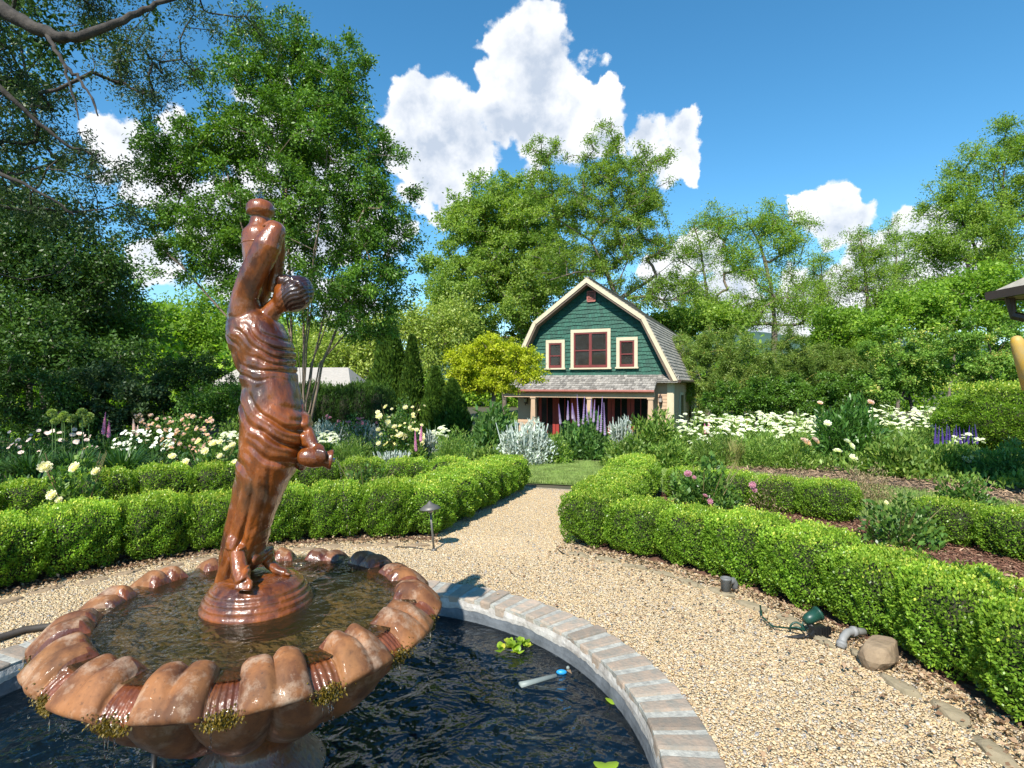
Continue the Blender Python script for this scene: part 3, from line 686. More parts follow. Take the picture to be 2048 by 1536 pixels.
# brown leaves gathered along the foot of the hedges
def litter(name, n, rc, sd_, a0, a1, seed):
    rg = np.random.default_rng(seed); r = rc + rg.normal(size=n) * sd_; a = np.radians(rg.uniform(a0, a1, n))
    x = PC.x + r * np.cos(a); y = PC.y + r * np.sin(a); P = np.stack([x, y, np.full(n, GZ + .012) + rg.uniform(0, .02, n)], 1)
    D = rg.normal(size=(n, 3)) * [1, 1, .4]
    return tag(mobj(name, leaves_mesh(name, P, D, rg.uniform(.010, .032, n), .6, fold=.25, rg=rg), M_dead), kind='stuff')
litter('fallen_leaves', 1500, 2.67, .045, -14, 62, 8); litter('leaf_litter', 1500, 2.51, .045, 82, 165, 9)

litter('twigs', 420, 2.42, .14, -14, 62, 12); litter('twigs_near_pool', 160, 2.0, .25, -14, 80, 13)
bpy.data.objects['twigs_near_pool'].name = 'twigs.001'
# ================================================================ box hedges
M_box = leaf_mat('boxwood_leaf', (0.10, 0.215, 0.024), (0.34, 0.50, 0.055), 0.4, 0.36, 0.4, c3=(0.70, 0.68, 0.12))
M_core = simple('boxwood_twigs', (0.018, 0.028, 0.009), (0.03, 0.022, 0.012), 30, .95)
M_deadbox = leaf_mat('dead_boxwood', (0.22, 0.16, 0.08), (0.45, 0.36, 0.22), .2, .7, .2)
def box_bush_mesh(sx, sy, sz, n, L, seed, ex=4.5, dead=0.0):
    """leaves over a soft-cornered block (sx, sy half sizes, sz height, foot narrower than the top)"""
    rg = np.random.default_rng(seed)
    th = rg.uniform(0, 2 * PI, n); ph = np.arcsin(rg.uniform(-.62, 1, n))
    d = np.stack([np.cos(ph) * np.cos(th), np.cos(ph) * np.sin(th), np.sin(ph)], 1)
    rr = (np.abs(d) ** ex).sum(1) ** (-1 / ex)
    lump = 1 + .08 * np.sin(d[:, 0] * 7 + seed) * np.cos(d[:, 1] * 6 + seed * 2) + .035 * np.sin(d[:, 0] * 17 + seed) * np.sin(d[:, 2] * 15 + d[:, 1] * 13) + .045 * np.sin(d[:, 2] * 11 + d[:, 0] * 9 + seed)
    depth = 1 - np.abs(rg.normal(size=n)) * .055 + (rg.random(n) < .06) * rg.uniform(0, .09, n)
    Q = d * (rr * lump * depth)[:, None]
    P = Q * [sx, sy, sz * .53] + [0, 0, sz * .5]
    foot = np.clip(P[:, 2] / (sz * .35), 0, 1); P[:, :2] *= (.80 + .20 * foot)[:, None]
    P[:, 2] = np.maximum(P[:, 2], .02)
    nrm = unit(d * (np.abs(Q) ** (ex - 2) + .05) / [sx, sy, sz * .5])
    D = unit(nrm * .55 + rg.normal(size=(n, 3)) * .5 + [0, 0, .45])
    topw = np.clip((P[:, 2] / sz - .72) / .3, 0, 1)
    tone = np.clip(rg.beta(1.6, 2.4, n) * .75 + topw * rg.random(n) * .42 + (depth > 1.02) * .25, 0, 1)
    P = P - D * L * .4
    # upright young shoots standing out of the clipped top
    k = max(60, n // 160); d2 = rg.uniform(-.82, .82, (k, 2)); top = sz * (1.0 - .10 * (d2 ** 4).sum(1)); m_ = 7
    SP = np.stack([np.repeat(d2[:, 0] * sx, m_), np.repeat(d2[:, 1] * sy, m_), np.repeat(top, m_) + np.tile(np.linspace(-.02, .03, m_), k) * (L / .017) * np.repeat(rg.uniform(.4, 1.4, k), m_)], 1) + rg.normal(size=(k * m_, 3)) * .003
    SD_ = unit(rg.normal(size=(k * m_, 3)) * .7 + [0, 0, .9])
    P = np.concatenate([P, SP]); D = np.concatenate([D, SD_]); tone = np.concatenate([tone, rg.uniform(.6, 1, k * m_)]); n = len(P)
    return leaves_mesh('foliage', P, D, L * rg.uniform(.75, 1.25, n), .62, tone=tone, rg=rg), (sx, sy, sz)
def core_mesh(sx, sy, sz, ex=3.2, kk=.86):
    mb = MB(); mb.ball((0, 0, sz * .5), (sx * .9, sy * .9, sz * .46), 12, 9)
    V = np.array(mb.V); q = (V - [0, 0, sz * .5]) / [sx * .9, sy * .9, sz * .46]; k = (np.abs(q) ** ex).sum(1) ** (-1 / ex)
    V = q * np.minimum(k, 1.4)[:, None] * [sx * kk, sy * kk, sz * kk * .51] + [0, 0, sz * .5]; mb.V = [tuple(v) for v in V]
    return mb.mesh('twig_core')
BX = []
for i in range(6):
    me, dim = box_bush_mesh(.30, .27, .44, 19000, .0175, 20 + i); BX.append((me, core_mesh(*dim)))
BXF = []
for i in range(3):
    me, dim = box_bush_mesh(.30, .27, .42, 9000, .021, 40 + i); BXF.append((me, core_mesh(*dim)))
def bush(x, y, rz, sx=1, sy=1, sz=.9, far=False, label='', group='', seed=0):
    rq = random.Random(seed); me, cm = rq.choice(BXF if far else BX)
    o = empty('boxwood_bush', (x, y, GZ - .005), rz, label=label, cat='hedge bush', group=group)
    o.scale = (sx * .945, sy * rq.uniform(.93, 1.04), sz)
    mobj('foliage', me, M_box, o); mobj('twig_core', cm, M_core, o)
    return o
ORD = ['first', 'second', 'third', 'fourth', 'fifth', 'sixth', 'seventh', 'eighth', 'ninth', 'tenth', 'eleventh', 'twelfth', 'thirteenth', 'fourteenth', 'fifteenth', 'sixteenth']
sd_ = 100
def row(pts, label, group, far=False, w=1.0, h=1.0, rzs=None, skip=()):
    global sd_
    for i, (x, y) in enumerate(pts):
        sd_ += 1; rq = random.Random(sd_)
        j = min(i, len(pts) - 2); tx, ty = pts[j + 1][0] - pts[j][0], pts[j + 1][1] - pts[j][1]
        if i in skip: continue
        rz = math.atan2(ty, tx) + rq.uniform(-.07, .07); sp_ = math.hypot(tx, ty)
        bush(x, y, rz, sp_ / .56 * rq.uniform(.98, 1.05), w * rq.uniform(.92, 1.04), h * rq.uniform(.86, .97), far, label % ORD[i], group, sd_)
arc = lambda r, a0, a1, n: [tuple(pol(r, a0 + (a1 - a0) * i / (n - 1))) for i in range(n)]
# left bed: front arc, side along the path, back arc
row(arc(2.80, 93, 165, 9), '%s bush, counted from the path, of the hedge directly behind the fountain bowl', 'box bushes of the left front hedge', w=1.02)
lp = [(-0.80 + AX.x * t, 4.86 + AX.y * t) for t in (0, .5, 1.0, 1.5, 1.95)]
row(lp, '%s bush from the path lamp in the hedge on the left of the path', 'box bushes along the left of the path', w=1.08)
row(arc(4.72, 88, 150, 11), '%s bush, counted from the lawn, of the far hedge in the left bed', 'box bushes of the left far hedge', far=True, w=.95)
# right bed
row(arc(2.97, 58.5, -14, 10), '%s bush, counted from the path corner, of the hedge right of the gravel', 'box bushes of the right front hedge', w=1.0, h=.95)
rp_ = [(0.78 + AX.x * t, 4.80 + AX.y * t) for t in (.0, .5, 1.0, 1.5, 1.95)]
row(rp_, '%s bush from the near corner in the hedge on the right of the path', 'box bushes along the right of the path', w=1.0)
row(arc(5.05, 56, 14, 9), '%s bush, counted from the lawn, of the patchy hedge behind the mulch', 'patchy box bushes of the right far hedge', far=True, w=.82, h=.88, skip=(4,))
# ================================================================ gambrel house beyond the beds
PHI = R(24); HX, HY, HZ = 3.155, 23.0, -1.13
ch, sh_ = math.cos(PHI), math.sin(PHI)
def hb(px, w=0.0):              # facade coordinate of a pixel column on the plane w metres behind the front
    t = (px - 1024) / F; return ((HY + w * ch) * t - HX - w * sh_) / (ch + sh_ * t)
def hz(px, py, w=0.0):
    b = hb(px, w); return CZ - HZ + (768 - py) * (HY - b * sh_ + w * ch) / F
house = empty('gambrel_house', (HX, HY, HZ), -PHI, label='green shingled gambrel roofed house with cream trimmed windows beyond the flower beds', cat='house')
M_green = simple('green_shingle_paint', (0.012, 0.095, 0.060), (0.008, 0.068, 0.042), 5, .65, .003, 40, tone=.22)
M_cream = simple('cream_paint', (0.62, 0.53, 0.36), (0.54, 0.46, 0.31), 5, .6)
M_tan = simple('tan_siding', (0.52, 0.36, 0.23), (0.46, 0.31, 0.20), 2, .7)
M_red = simple('red_brown_paint', (0.19, 0.035, 0.03), (0.15, 0.028, 0.025), 4, .5)
M_roof = simple('grey_asphalt_shingle', (.36, .32, .26), (.24, .22, .18), 14, .9, .004, 60, tone=.25)
M_shake = simple('weathered_wood_shake', (0.31, 0.285, 0.25), (0.17, 0.155, 0.135), 16, .9, .004, 50, tone=.4)
M_brown = simple('dark_brown_metal', (0.06, 0.035, 0.025), (0.05, 0.03, 0.02), 4, .45)
M_shade = simple('window_blind', (0.20, 0.15, 0.09), (0.17, 0.13, 0.08), 2, .9)
m, nt, b = new_mat('window_glass'); b.inputs['Base Color'].default_value = (.02, .022, .025, 1); b.inputs['Roughness'].default_value = .06; b.inputs['Alpha'].default_value = .45; M_glass = m
EH, EZ, BH, BZ, PZ, LEN = 3.50, hz(1359, 760), 2.30, hz(1291, 636), hz(1179, 560), 9.0
def outline(z):                 # half width of the gable at local height z
    if z <= BZ: return EH + (BH - EH) * (z - EZ) / (BZ - EZ)
    return BH * (PZ - z) / (PZ - BZ)
FZ = hz(1179, 750)              # foot of the green shingles
# gable wall with scalloped courses
mb = MB(); mb.prism([(-EH + .25, .02, EZ - .1), (EH - .25, .02, EZ - .1), (BH - .06, .02, BZ - .05), (0, .02, PZ - .1), (-BH + .06, .02, BZ - .05)][::-1], (0, .2, 0))
z = FZ - .02; row_h = .158; k = 0
while z < PZ - .3:
    hw = outline(z + row_h) - .10; x = -hw; rq = random.Random(k)
    while x < hw - .02:
        w_ = min(.125, hw - x); wavez = .022 * math.sin(x * 7.0 + k * 2.4) + rq.uniform(-.004, .004)
        z0 = z + wavez; z1 = z + row_h + .03; t = rq.random()
        mb.add([(x + .003, -.026, z0), (x + w_ - .002, -.026, z0), (x + w_ - .002, .012, z1), (x + .003, .012, z1), (x + .003, .02, z0), (x + w_ - .002, .02, z0)], [(0, 1, 2, 3), (0, 4, 5, 1), (0, 3, 4), (1, 5, 2)], t); x += w_
    z += row_h; k += 1
mb.build('shingled_gable', M_green, house)
# roof: two slopes a side, in courses
def slope(mb, p0, p1, w0, w1, courses, th=.03):
    (x0, z0), (x1, z1) = p0, p1; d = Vector((x1 - x0, 0, z1 - z0)); nrm = Vector((-d.z, 0, d.x)).normalized()
    if nrm.z < 0: nrm = -nrm
    for c in range(courses):
        a = Vector((x0, 0, z0)) + d * (c / courses); e = Vector((x0, 0, z0)) + d * ((c + 1.15) / courses if c < courses - 1 else 1)
        y = w0; rq = random.Random(c)
        while y < w1 - .01:
            q = min(rq.uniform(.25, .38), w1 - y); o0, o1 = nrm * th, nrm * .006; Y0 = Vector((0, y, 0)); Y1 = Vector((0, y + q - .004, 0))
            mb.add([a + o0 + Y0, a + o0 + Y1, e + o1 + Y1, e + o1 + Y0, a + Y0 - nrm * .02, a + Y1 - nrm * .02], [(0, 3, 2, 1), (0, 1, 5, 4), (0, 4, 3), (1, 2, 5)], rq.random()); y += q
mb = MB(); OV = -.42
for s in (-1, 1):
    slope(mb, (s * (EH + .05), EZ), (s * BH, BZ), OV, LEN, 18)
    slope(mb, (s * BH, BZ), (0, PZ + .02), OV, LEN, 18)
    mb.prism([(s * (EH + .03), OV, EZ - .03), (s * (BH - .0), OV, BZ - .03), (s * (BH - .06), OV, BZ - .12), (s * (EH - .05), OV, EZ - .10)][::s], (0, LEN - OV, 0), .4)
    mb.prism([(s * BH, OV, BZ - .03), (0, OV, PZ - .03), (0, OV, PZ - .14), (s * (BH - .06), OV, BZ - .12)][::s], (0, LEN - OV, 0), .4)
mb.box((0, (LEN + OV) / 2, PZ + .035), (.2, LEN - OV, .04), 0, .3)
roof = mb.build('roof', M_roof, house)
mb = MB(); t_ = .17
for s in (-1, 1):               # rake boards
    for (a, c) in (((EH + .03, EZ - .02), (BH + .0, BZ + .0)), ((BH + .0, BZ + .0), (0, PZ + .01))):
        mb.prism([(s * a[0], OV - .035, a[1]), (s * c[0], OV - .035, c[1]), (s * max(0, c[0] - (.13 if c[0] else 0)), OV - .035, c[1] - (.08 if c[0] else t_ * 1.1)), (s * (a[0] - .15), OV - .035, a[1] - (.02 if a[0] > BH + .1 else .08))][::s], (0, .03, 0))
mb.build('rake_board', M_cream, house)
mb = MB()
for s in (-1, 1): mb.prism([(s * (BH - .02), OV, BZ - .10), (0, OV, PZ - .12), (0, OV, PZ - .26), (s * (BH - .16), OV, BZ - .17)][::s], (0, .38, 0)); mb.prism([(s * (EH - .06), OV, EZ - .08), (s * (BH - .02), OV, BZ - .10), (s * (BH - .16), OV, BZ - .17), (s * (EH - .22), OV, EZ - .08)][::s], (0, .38, 0))
mb.build('soffit', simple('brown_soffit', (.16, .11, .075)), house)
# windows
def sash_window(pl, pr, pt, pb, double=False):
    x0, x1 = hb(pl), hb(pr); z1, z0 = hz((pl + pr) / 2, pt), hz((pl + pr) / 2, pb); cx = (x0 + x1) / 2; T = .13
    w = MB(); W_ = x1 - x0; H_ = z1 - z0
    w.box((cx, -.05, z1 - T / 2), (W_, .07, T)); w.box((x0 + T / 2, -.05, z0 + H_ / 2 - .04), (T, .066, H_ - T + .02)); w.box((x1 - T / 2, -.05, z0 + H_ / 2 - .04), (T, .066, H_ - T + .02))
    w.box((cx, -.065, z0 + .02), (W_ + .08, .12, .06))
    win = w.build('window', M_cream, house)
    a0, a1 = x0 + T, x1 - T; c0, c1 = z0 + .06, z1 - T; f = MB(); t = .065
    f.box((cx, -.045, c1 - t / 2), (a1 - a0, .05, t)); f.box((cx, -.045, c0 + t * .8), (a1 - a0, .05, t * 1.6))
    xs = [a0 + t / 2, a1 - t / 2] + ([cx] if double else [])
    for x in xs: f.box((x, -.047, (c0 + c1) / 2), (t * (1.8 if x == cx else 1), .05, c1 - c0 - t))
    f.box((cx, -.05, (c0 + c1) / 2 - .02), (a1 - a0 - t, .04, .045)); f.build('sash', M_red, win)
    g = MB(); g.box((cx, -.038, (c0 + c1) / 2), (a1 - a0, .006, c1 - c0)); g.build('pane', M_glass, win)
    g = MB(); g.box((cx, -.030, (c0 + c1) / 2), (a1 - a0, .006, c1 - c0)); g.build('blind', M_shade, win)
sash_window(1142.5, 1222, 658.5, 738, True); sash_window(1093, 1130.5, 680, 738.5); sash_window(1233.5, 1276, 674.5, 736.5)
mb = MB(); vx0, vx1, vz0, vz1 = hb(1175.5), hb(1191), hz(1183, 603), hz(1183, 583)
for (c, d) in ((((vx0 + vx1) / 2, -.05, vz1), (vx1 - vx0, .05, .04)), (((vx0 + vx1) / 2, -.05, vz0), (vx1 - vx0, .05, .04)), ((vx0, -.05, (vz0 + vz1) / 2), (.04, .05, vz1 - vz0)), ((vx1, -.05, (vz0 + vz1) / 2), (.04, .05, vz1 - vz0))): mb.box(c, d)
for i in range(7): mb.box(((vx0 + vx1) / 2, -.04, vz0 + (i + .5) / 7 * (vz1 - vz0)), (vx1 - vx0 - .04, .03, .03), 0, .5)
mb.build('gable_vent', simple('pink_red_vent', (.42, .14, .11)), house)
# pent roof over the porch
def shakes(mb, x0, x1, y0, z0, y1, z1, courses, seed):
    rq = random.Random(seed); d = Vector((0, y1 - y0, z1 - z0)); nr = Vector((0, -d.z, d.y)).normalized(); nr = nr if nr.z > 0 else -nr
    for c in range(courses):
        x = x0
        while x < x1 - .01:
            q = min(rq.uniform(.07, .16), x1 - x); a = Vector((0, y0, z0)) + d * ((c - rq.uniform(0, .12)) / courses); e = Vector((0, y0, z0)) + d * (min(courses, c + 1.2) / courses)
            o0 = nr * rq.uniform(.022, .034); o1 = nr * .004; X0 = Vector((x + .003, 0, 0)); X1 = Vector((x + q - .003, 0, 0))
            mb.add([a + o0 + X0, a + o0 + X1, e + o1 + X1, e + o1 + X0, a + X0, a + X1], [(0, 1, 2, 3), (0, 4, 5, 1), (0, 3, 4), (1, 5, 2)], rq.random()); x += q
PXR = hb(1309, -.9); PXL = -EH + .1
zt = FZ; zb = CZ - HZ + (768 - 781) * 22.1 / F
mb = MB(); shakes(mb, PXL - .1, PXR, -1.0, zb, .0, zt, 7, 1); shakes(mb, PXR, EH + .05, -.42, zb + (zt - zb) * .55, .0, zt, 4, 2)
mb.prism([(PXL - .1, -1.0, zb - .01), (PXL - .1, 0, zt - .01), (PXL - .1, 0, zt - .12), (PXL - .1, -1.0, zb - .05)], (PXR - PXL + .1, 0, 0), .4)
mb.prism([(PXR, -.42, zb + (zt - zb) * .55), (PXR, 0, zt - .02), (PXR, 0, zt - .15), (PXR, -.42, zb + (zt - zb) * .55 - .04)], (EH + .04 - PXR, 0, 0), .4)
mb.build('porch_roof', M_shake, house)
mb = MB(); mb.tube([(PXL - .1, -1.06, zb - .02), (PXR + .02, -1.06, zb - .02)], .055, 10)
for i in range(13): mb.box((PXL + .1 + i * .43, -1.02, zb + .03), (.02, .1, .02))
mb.build('gutter', simple('copper_red_gutter', (.33, .10, .07), rough=.4), house)
mb = MB(); mb.box(((PXL + PXR) / 2, -.86, zb - .16), (PXR - PXL, .12, .24)); mb.build('porch_beam', M_tan, house)
# lower walls in clapboard, porch recess with red glazed doors
def clap(mb, x0, x1, y0, y1, z0, z1, nx, ny):
    z = z0; L_ = Vector((x1 - x0, y1 - y0, 0))
    while z < z1:
        h = min(.13, z1 - z); a = Vector((x0, y0, z)); nn = Vector((nx, ny, 0))
        mb.add([a + nn * .022, a + L_ + nn * .022, a + L_ + nn * .004 + Vector((0, 0, h)), a + nn * .004 + Vector((0, 0, h)), a, a + L_], [(0, 1, 2, 3), (0, 4, 5, 1), (0, 3, 4), (1, 5, 2)]); z += h
WX = EH - .22; WL = hb(1036)
DXL, DXR = hb(1074), hb(1300)
mb = MB(); clap(mb, DXR + .1, WX, -.0, 0, -.3, EZ - .05, 0, -1); clap(mb, WL, DXL - .1, 0, 0, -.3, EZ - .05, 0, -1); clap(mb, WX, WX, 0, LEN - .2, -.3, EZ - .05, 1, 0)
mb.box(((DXR + .1 + WX) / 2, .1, 1.0), (WX - DXR - .1, .19, 2.9)); mb.box(((WL + DXL - .1) / 2, .1, 1.0), (DXL - .1 - WL, .19, 2.9)); mb.box((WX - .1, LEN / 2 - .05, 1.0), (.19, LEN - .4, 2.9)); mb.box((WL + .1, LEN / 2, 1.0), (.19, LEN - .4, 2.9)); mb.box((0, LEN - .2, 1.0), (6.4, .19, 2.9)); 
mb.build('clapboard_wall', M_tan, house)
mb = MB(); mb.box((WX - .08, -.035, 1.0), (.22, .05, 2.9)); mb.box((WX + .035, .05, 1.0), (.05, .16, 2.9)); mb.build('corner_board', M_cream, house)
for px in (1068, 1180, 1302):   # tapered porch columns
    x = hb(px, -.8); mb = MB(); mb.add([(x - .13, -.95, -.3), (x + .13, -.95, -.3), (x + .13, -.69, -.3), (x - .13, -.69, -.3), (x - .085, -.91, zb - .26), (x + .085, -.91, zb - .26), (x + .085, -.73, zb - .26), (x - .085, -.73, zb - .26)], [(3,2,1,0),(4,5,6,7),(0,1,5,4),(1,2,6,5),(2,3,7,6),(3,0,4,7)])
    mb.box((x, -.82, zb - .30), (.24, .24, .06)); mb.build('porch_column', M_tan, house)
dz1 = 2.02; n_d = 6; wd_ = (DXR - DXL) / n_d
for i in range(n_d):
    x0 = DXL + i * wd_; dr = MB(); t = .13
    dr.box((x0 + t / 2 + .01, .18, dz1 / 2 - .1), (t, .05, dz1 + .2)); dr.box((x0 + wd_ - t / 2 - .01, .18, dz1 / 2 - .1), (t, .05, dz1 + .2))
    dr.box((x0 + wd_ / 2, .18, dz1 - t / 2), (wd_ - 2 * t - .02, .05, t)); dr.box((x0 + wd_ / 2, .18, .05), (wd_ - 2 * t - .02, .05, .36)); dr.box((x0 + wd_ / 2, .18, 1.0), (.03, .03, 1.7))
    d = dr.build('door', simple('barn_red', (.36, .04, .03)) if i == 0 else bpy.data.materials['barn_red'], house)
    g = MB(); g.box((x0 + wd_ / 2, .19, 1.02), (wd_ - 2 * t, .006, 1.6)); g.build('pane', M_glass, d)
mb = MB(); mb.box(((DXL + DXR) / 2, 1.2, 1.0), (DXR - DXL, .05, 2.6)); mb.box(((DXL + DXR) / 2, .7, -.1), (DXR - DXL, 1.1, .05)); mb.box(((DXL + DXR) / 2, .1, dz1 + .17), (DXR - DXL + .2, .18, .32))
mb.build('door_header', simple('dim_interior', (.10, .08, .06)), house)
mb = MB(); mb.box((0, -.5, -.2), (EH * 2, 1.4, .2)); mb.build('porch_floor', simple('porch_stone', (.3, .27, .22)), house)
for px in (1052, 1321):
    x = hb(px, -.1); z = hz(px, 803); mb = MB(); M_l = M_brown
    mb.lathe([(.02, .28), (.05, .20), (.085, .15), (.07, .14), (.055, -.02), (.05, -.06), (.02, -.10), (.015, -.16)], (x, -.16, z), 8); mb.tube([(x, -.02, z + .1), (x, -.1, z + .3), (x, -.16, z + .27)], .012, 6); mb.box((x, -.02, z + .05), (.1, .03, .3))
    ln = mb.build('wall_lantern', M_l, house); g = MB(); g.lathe([(.072, .13), (.058, -.01)], (x, -.16, z), 8); g.build('lantern_glass', simple('frosted_glass', (.5, .45, .4), rough=.2), ln)
mb = MB(); sx = WX + .05
mb.box((sx, 2.2, 1.35), (.06, .9, 1.3)); w2 = mb.build('window', M_cream, house); g = MB(); g.box((sx + .02, 2.2, 1.35), (.05, .7, 1.1)); g.build('pane', M_brown, w2)
for y in (5.2, LEN - .4):
    mb = MB(); mb.tube([(EH + .05, y, EZ - .12), (EH - .05, y, EZ - .3), (WX + .06, y, EZ - .5), (WX + .06, y, -.2)], .05, 8); mb.build('downspout', M_brown, house)
mb = MB(); mb.tube([(EH + .1, OV, EZ - .05), (EH + .1, LEN, EZ - .05)], .06, 8); mb.build('side_gutter', M_brown, house)
# pale bin beside the house
o = empty('garden_bin', W(1019, 850, 20.5), 0, label='pale green garden bin half hidden beside the left corner of the house', cat='bin'); o.location.z = HZ
mb = MB(); mb.lathe([(.28, 0), (.34, .85), (.36, .9)], n=20); mb.build('tub', simple('pale_green_plastic', (.33, .48, .42), rough=.5), o); mb = MB(); mb.lathe([(.37, .9), (.37, .94), (.2, .99), (.001, 1.0)], n=20); mb.build('lid', bpy.data.materials['pale_green_plastic'], o)
# urn on the porch
c = W(1243, 868, 21.0); o = empty('stone_urn', (c.x, c.y, HZ - .05), 0, label='round grey stone urn holding a yellow flowering plant in front of the porch doors', cat='urn')
mb = MB(); mb.lathe([(.18, 0), (.2, .06), (.12, .12), (.26, .35), (.34, .6), (.36, .72), (.33, .76), (.29, .72)], n=24); mb.build('pot', simple('grey_stone', (.3, .3, .29)), o, True)
# ---------------- low building with pale roof behind the dark hedge
c = W(560, 768, 24); o = empty('low_building', (c.x, c.y, -1.1), 0, label='low outbuilding with a pale grey shingle roof behind the dark clipped hedge', cat='building')
mb = MB(); rz_ = 1.1 + CZ + 33 * 24 / F; x0, x1 = -1.7, 2.9
def hp(*p): return [Vector(q) for q in p]
ez = rz_ - 1.2
mb.add(hp((x0, 0, rz_), (x1, 0, rz_), (x1 + .9, -2.6, ez), (x0 - .9, -2.6, ez), (x1 + .9, 2.6, ez), (x0 - .9, 2.6, ez)), [(0, 3, 2, 1), (1, 2, 4), (0, 1, 4, 5), (0, 5, 3)], .7)
mb.build('roof', simple('pale_roof_shingle', (.42, .38, .33), (.34, .31, .27), 9, .9, .004, 50), o)
mb = MB(); mb.box(((x0 + x1) / 2, 0, ez / 2), (x1 - x0 + 1.2, 4.6, ez - .02)); mb.build('wall', M_brown, o)
# ---------------- corner of the house at the right edge
o = empty('main_house', (5.58, 5.50, 0), 0, label='corner of a tan house with grey shingle eave and brown gutter at the right edge', cat='house')
ex, ey, ez = 5.06 - 5.58, 6.0 - 5.5, 2.16; L_ = 6
mb = MB(); nC = 9
for c_ in range(nC):
    t0, t1 = c_ * .2, (c_ + 1.1) * .2
    for (P, Q, Rr, S) in (((ex + t0, ey - t0), (ex + t0, -L_), (ex + t1, -L_), (ex + t1, ey - t1)), ((ex + t0, ey - t0), (ex + t1, ey - t1), (ex + 4.2, ey - t1), (ex + 4.2, ey - t0))):
        z0 = ez + t0 * .8 + .03; z1 = ez + t1 * .8 + .005
        zs = (z0, z0, z1, z1) if P[1] != Rr[1] and Q[1] == -L_ else (z0, z1, z1, z0)
        vs = [(*P, zs[0]), (*Q, zs[1]), (*Rr, zs[2]), (*S, zs[3])]
        mb.add(vs + [(P[0], P[1], zs[0] - .03), ((Q if Q[1] == -L_ else S)[0], (Q if Q[1] == -L_ else S)[1], zs[0] - .03)], [(0, 1, 2, 3), (0, 4, 5, 1 if Q[1] == -L_ else 3)], random.Random(c_).random())
mb.build('roof', M_roof, o)
mb = MB(); mb.box((ex + 2.1, ey - 3.2, ez - .02), (4.1, 6.3, .03)); mb.build('soffit', M_tan, o)
mb = MB(); mb.box((ex + .0, ey - 3.2, ez), (.07, 6.4, .085)); mb.box((ex + 2.1, ey + .0, ez), (4.1, .07, .083)); mb.build('gutter', M_brown, o)
mb = MB(); mb.tube([(ex + .12, ey - .12, ez - .03), (ex + .14, ey - .14, ez - .22), (ex + .55, ey - .5, ez - .42), (ex + .62, ey - .58, ez - .5), (ex + .62, ey - .58, -.02)], .045, 8); mb.build('downspout', M_brown, o)
mb = MB(); mb.box((1.8, -3, 1.0), (3.2, 5.4, 2.25)); mb.build('wall', M_tan, o)
# ---------------- far ridge
xs = np.linspace(-900, 900, 120); V = []
for x in xs: h = 52 + 22 * math.exp(-((x - 310) / 190) ** 2) + 5 * math.sin(x / 70) + 3 * math.sin(x / 23); V += [(x, 640, -10), (x, 700, h * .7), (x, 760, h), (x, 900, -10)]
Fq = [(4 * i + k, 4 * i + 4 + k, 4 * i + 5 + k, 4 * i + 1 + k) for i in range(119) for k in range(3)]
tag(mobj('hill', npmesh('hill', V, Fq), simple('wooded_hill', (.05, .10, .06), (.03, .07, .05), .05, .95)), kind='structure')
# ================================================================ trees
M_bark = simple('grey_brown_bark', (.20, .16, .12), (.10, .08, .06), 9, .9, .01, 25)
M_bark2 = simple('pale_smooth_bark', (.24, .17, .12), (.13, .095, .065), 6, .8, .004, 25)
M_bark3 = simple('dark_bark', (.075, .062, .05), (.022, .018, .015), 14, .95, .02, 22)
def grow(stems, targets, rg, step=.5, jit=.12, bias=.35, droop=0.0):
    """a skeleton: every target is joined to the nearest node that is already there"""
    Pn = []; par = []
    for st in stems:
        prev = -1
        for i, p in enumerate(st):
            p = np.array(p, float)
            if prev >= 0:
                q = Pn[prev]; k = max(1, int(np.linalg.norm(p - q) / step))
                for j in range(1, k + 1): Pn.append(q + (p - q) * j / k + (rg.normal(size=3) * jit * step * .3 if j < k else 0)); par.append(prev); prev = len(Pn) - 1
            else: Pn.append(p); par.append(-1); prev = len(Pn) - 1
    root = Pn[0]; t = np.array(targets); order = np.argsort(np.linalg.norm(t - root, axis=1)); arr = np.array(Pn); ends = []
    lo = len(Pn) and min(s[min(1, len(s) - 1)][2] for s in stems)
    for i in order:
        p = t[i]; dd = np.linalg.norm(arr - p, axis=1) + bias * np.maximum(0, arr[:, 2] - p[2]) + (arr[:, 2] < lo) * 2
        k0 = int(np.argmin(dd)); q = arr[k0]; L = np.linalg.norm(p - q); k = max(1, int(L / step)); new = []; prev = k0; sag = rg.normal(size=3) * L * jit
        for j in range(1, k + 1):
            f = j / k; pt = q + (p - q) * f + sag * math.sin(PI * f) * .6 + (rg.normal(size=3) * step * jit * .5 if j < k else 0); Pn.append(pt); par.append(prev); prev = len(Pn) - 1; new.append(pt)
        arr = np.vstack([arr, new]); ends.append(prev)
    return np.array(Pn), np.array(par), ends
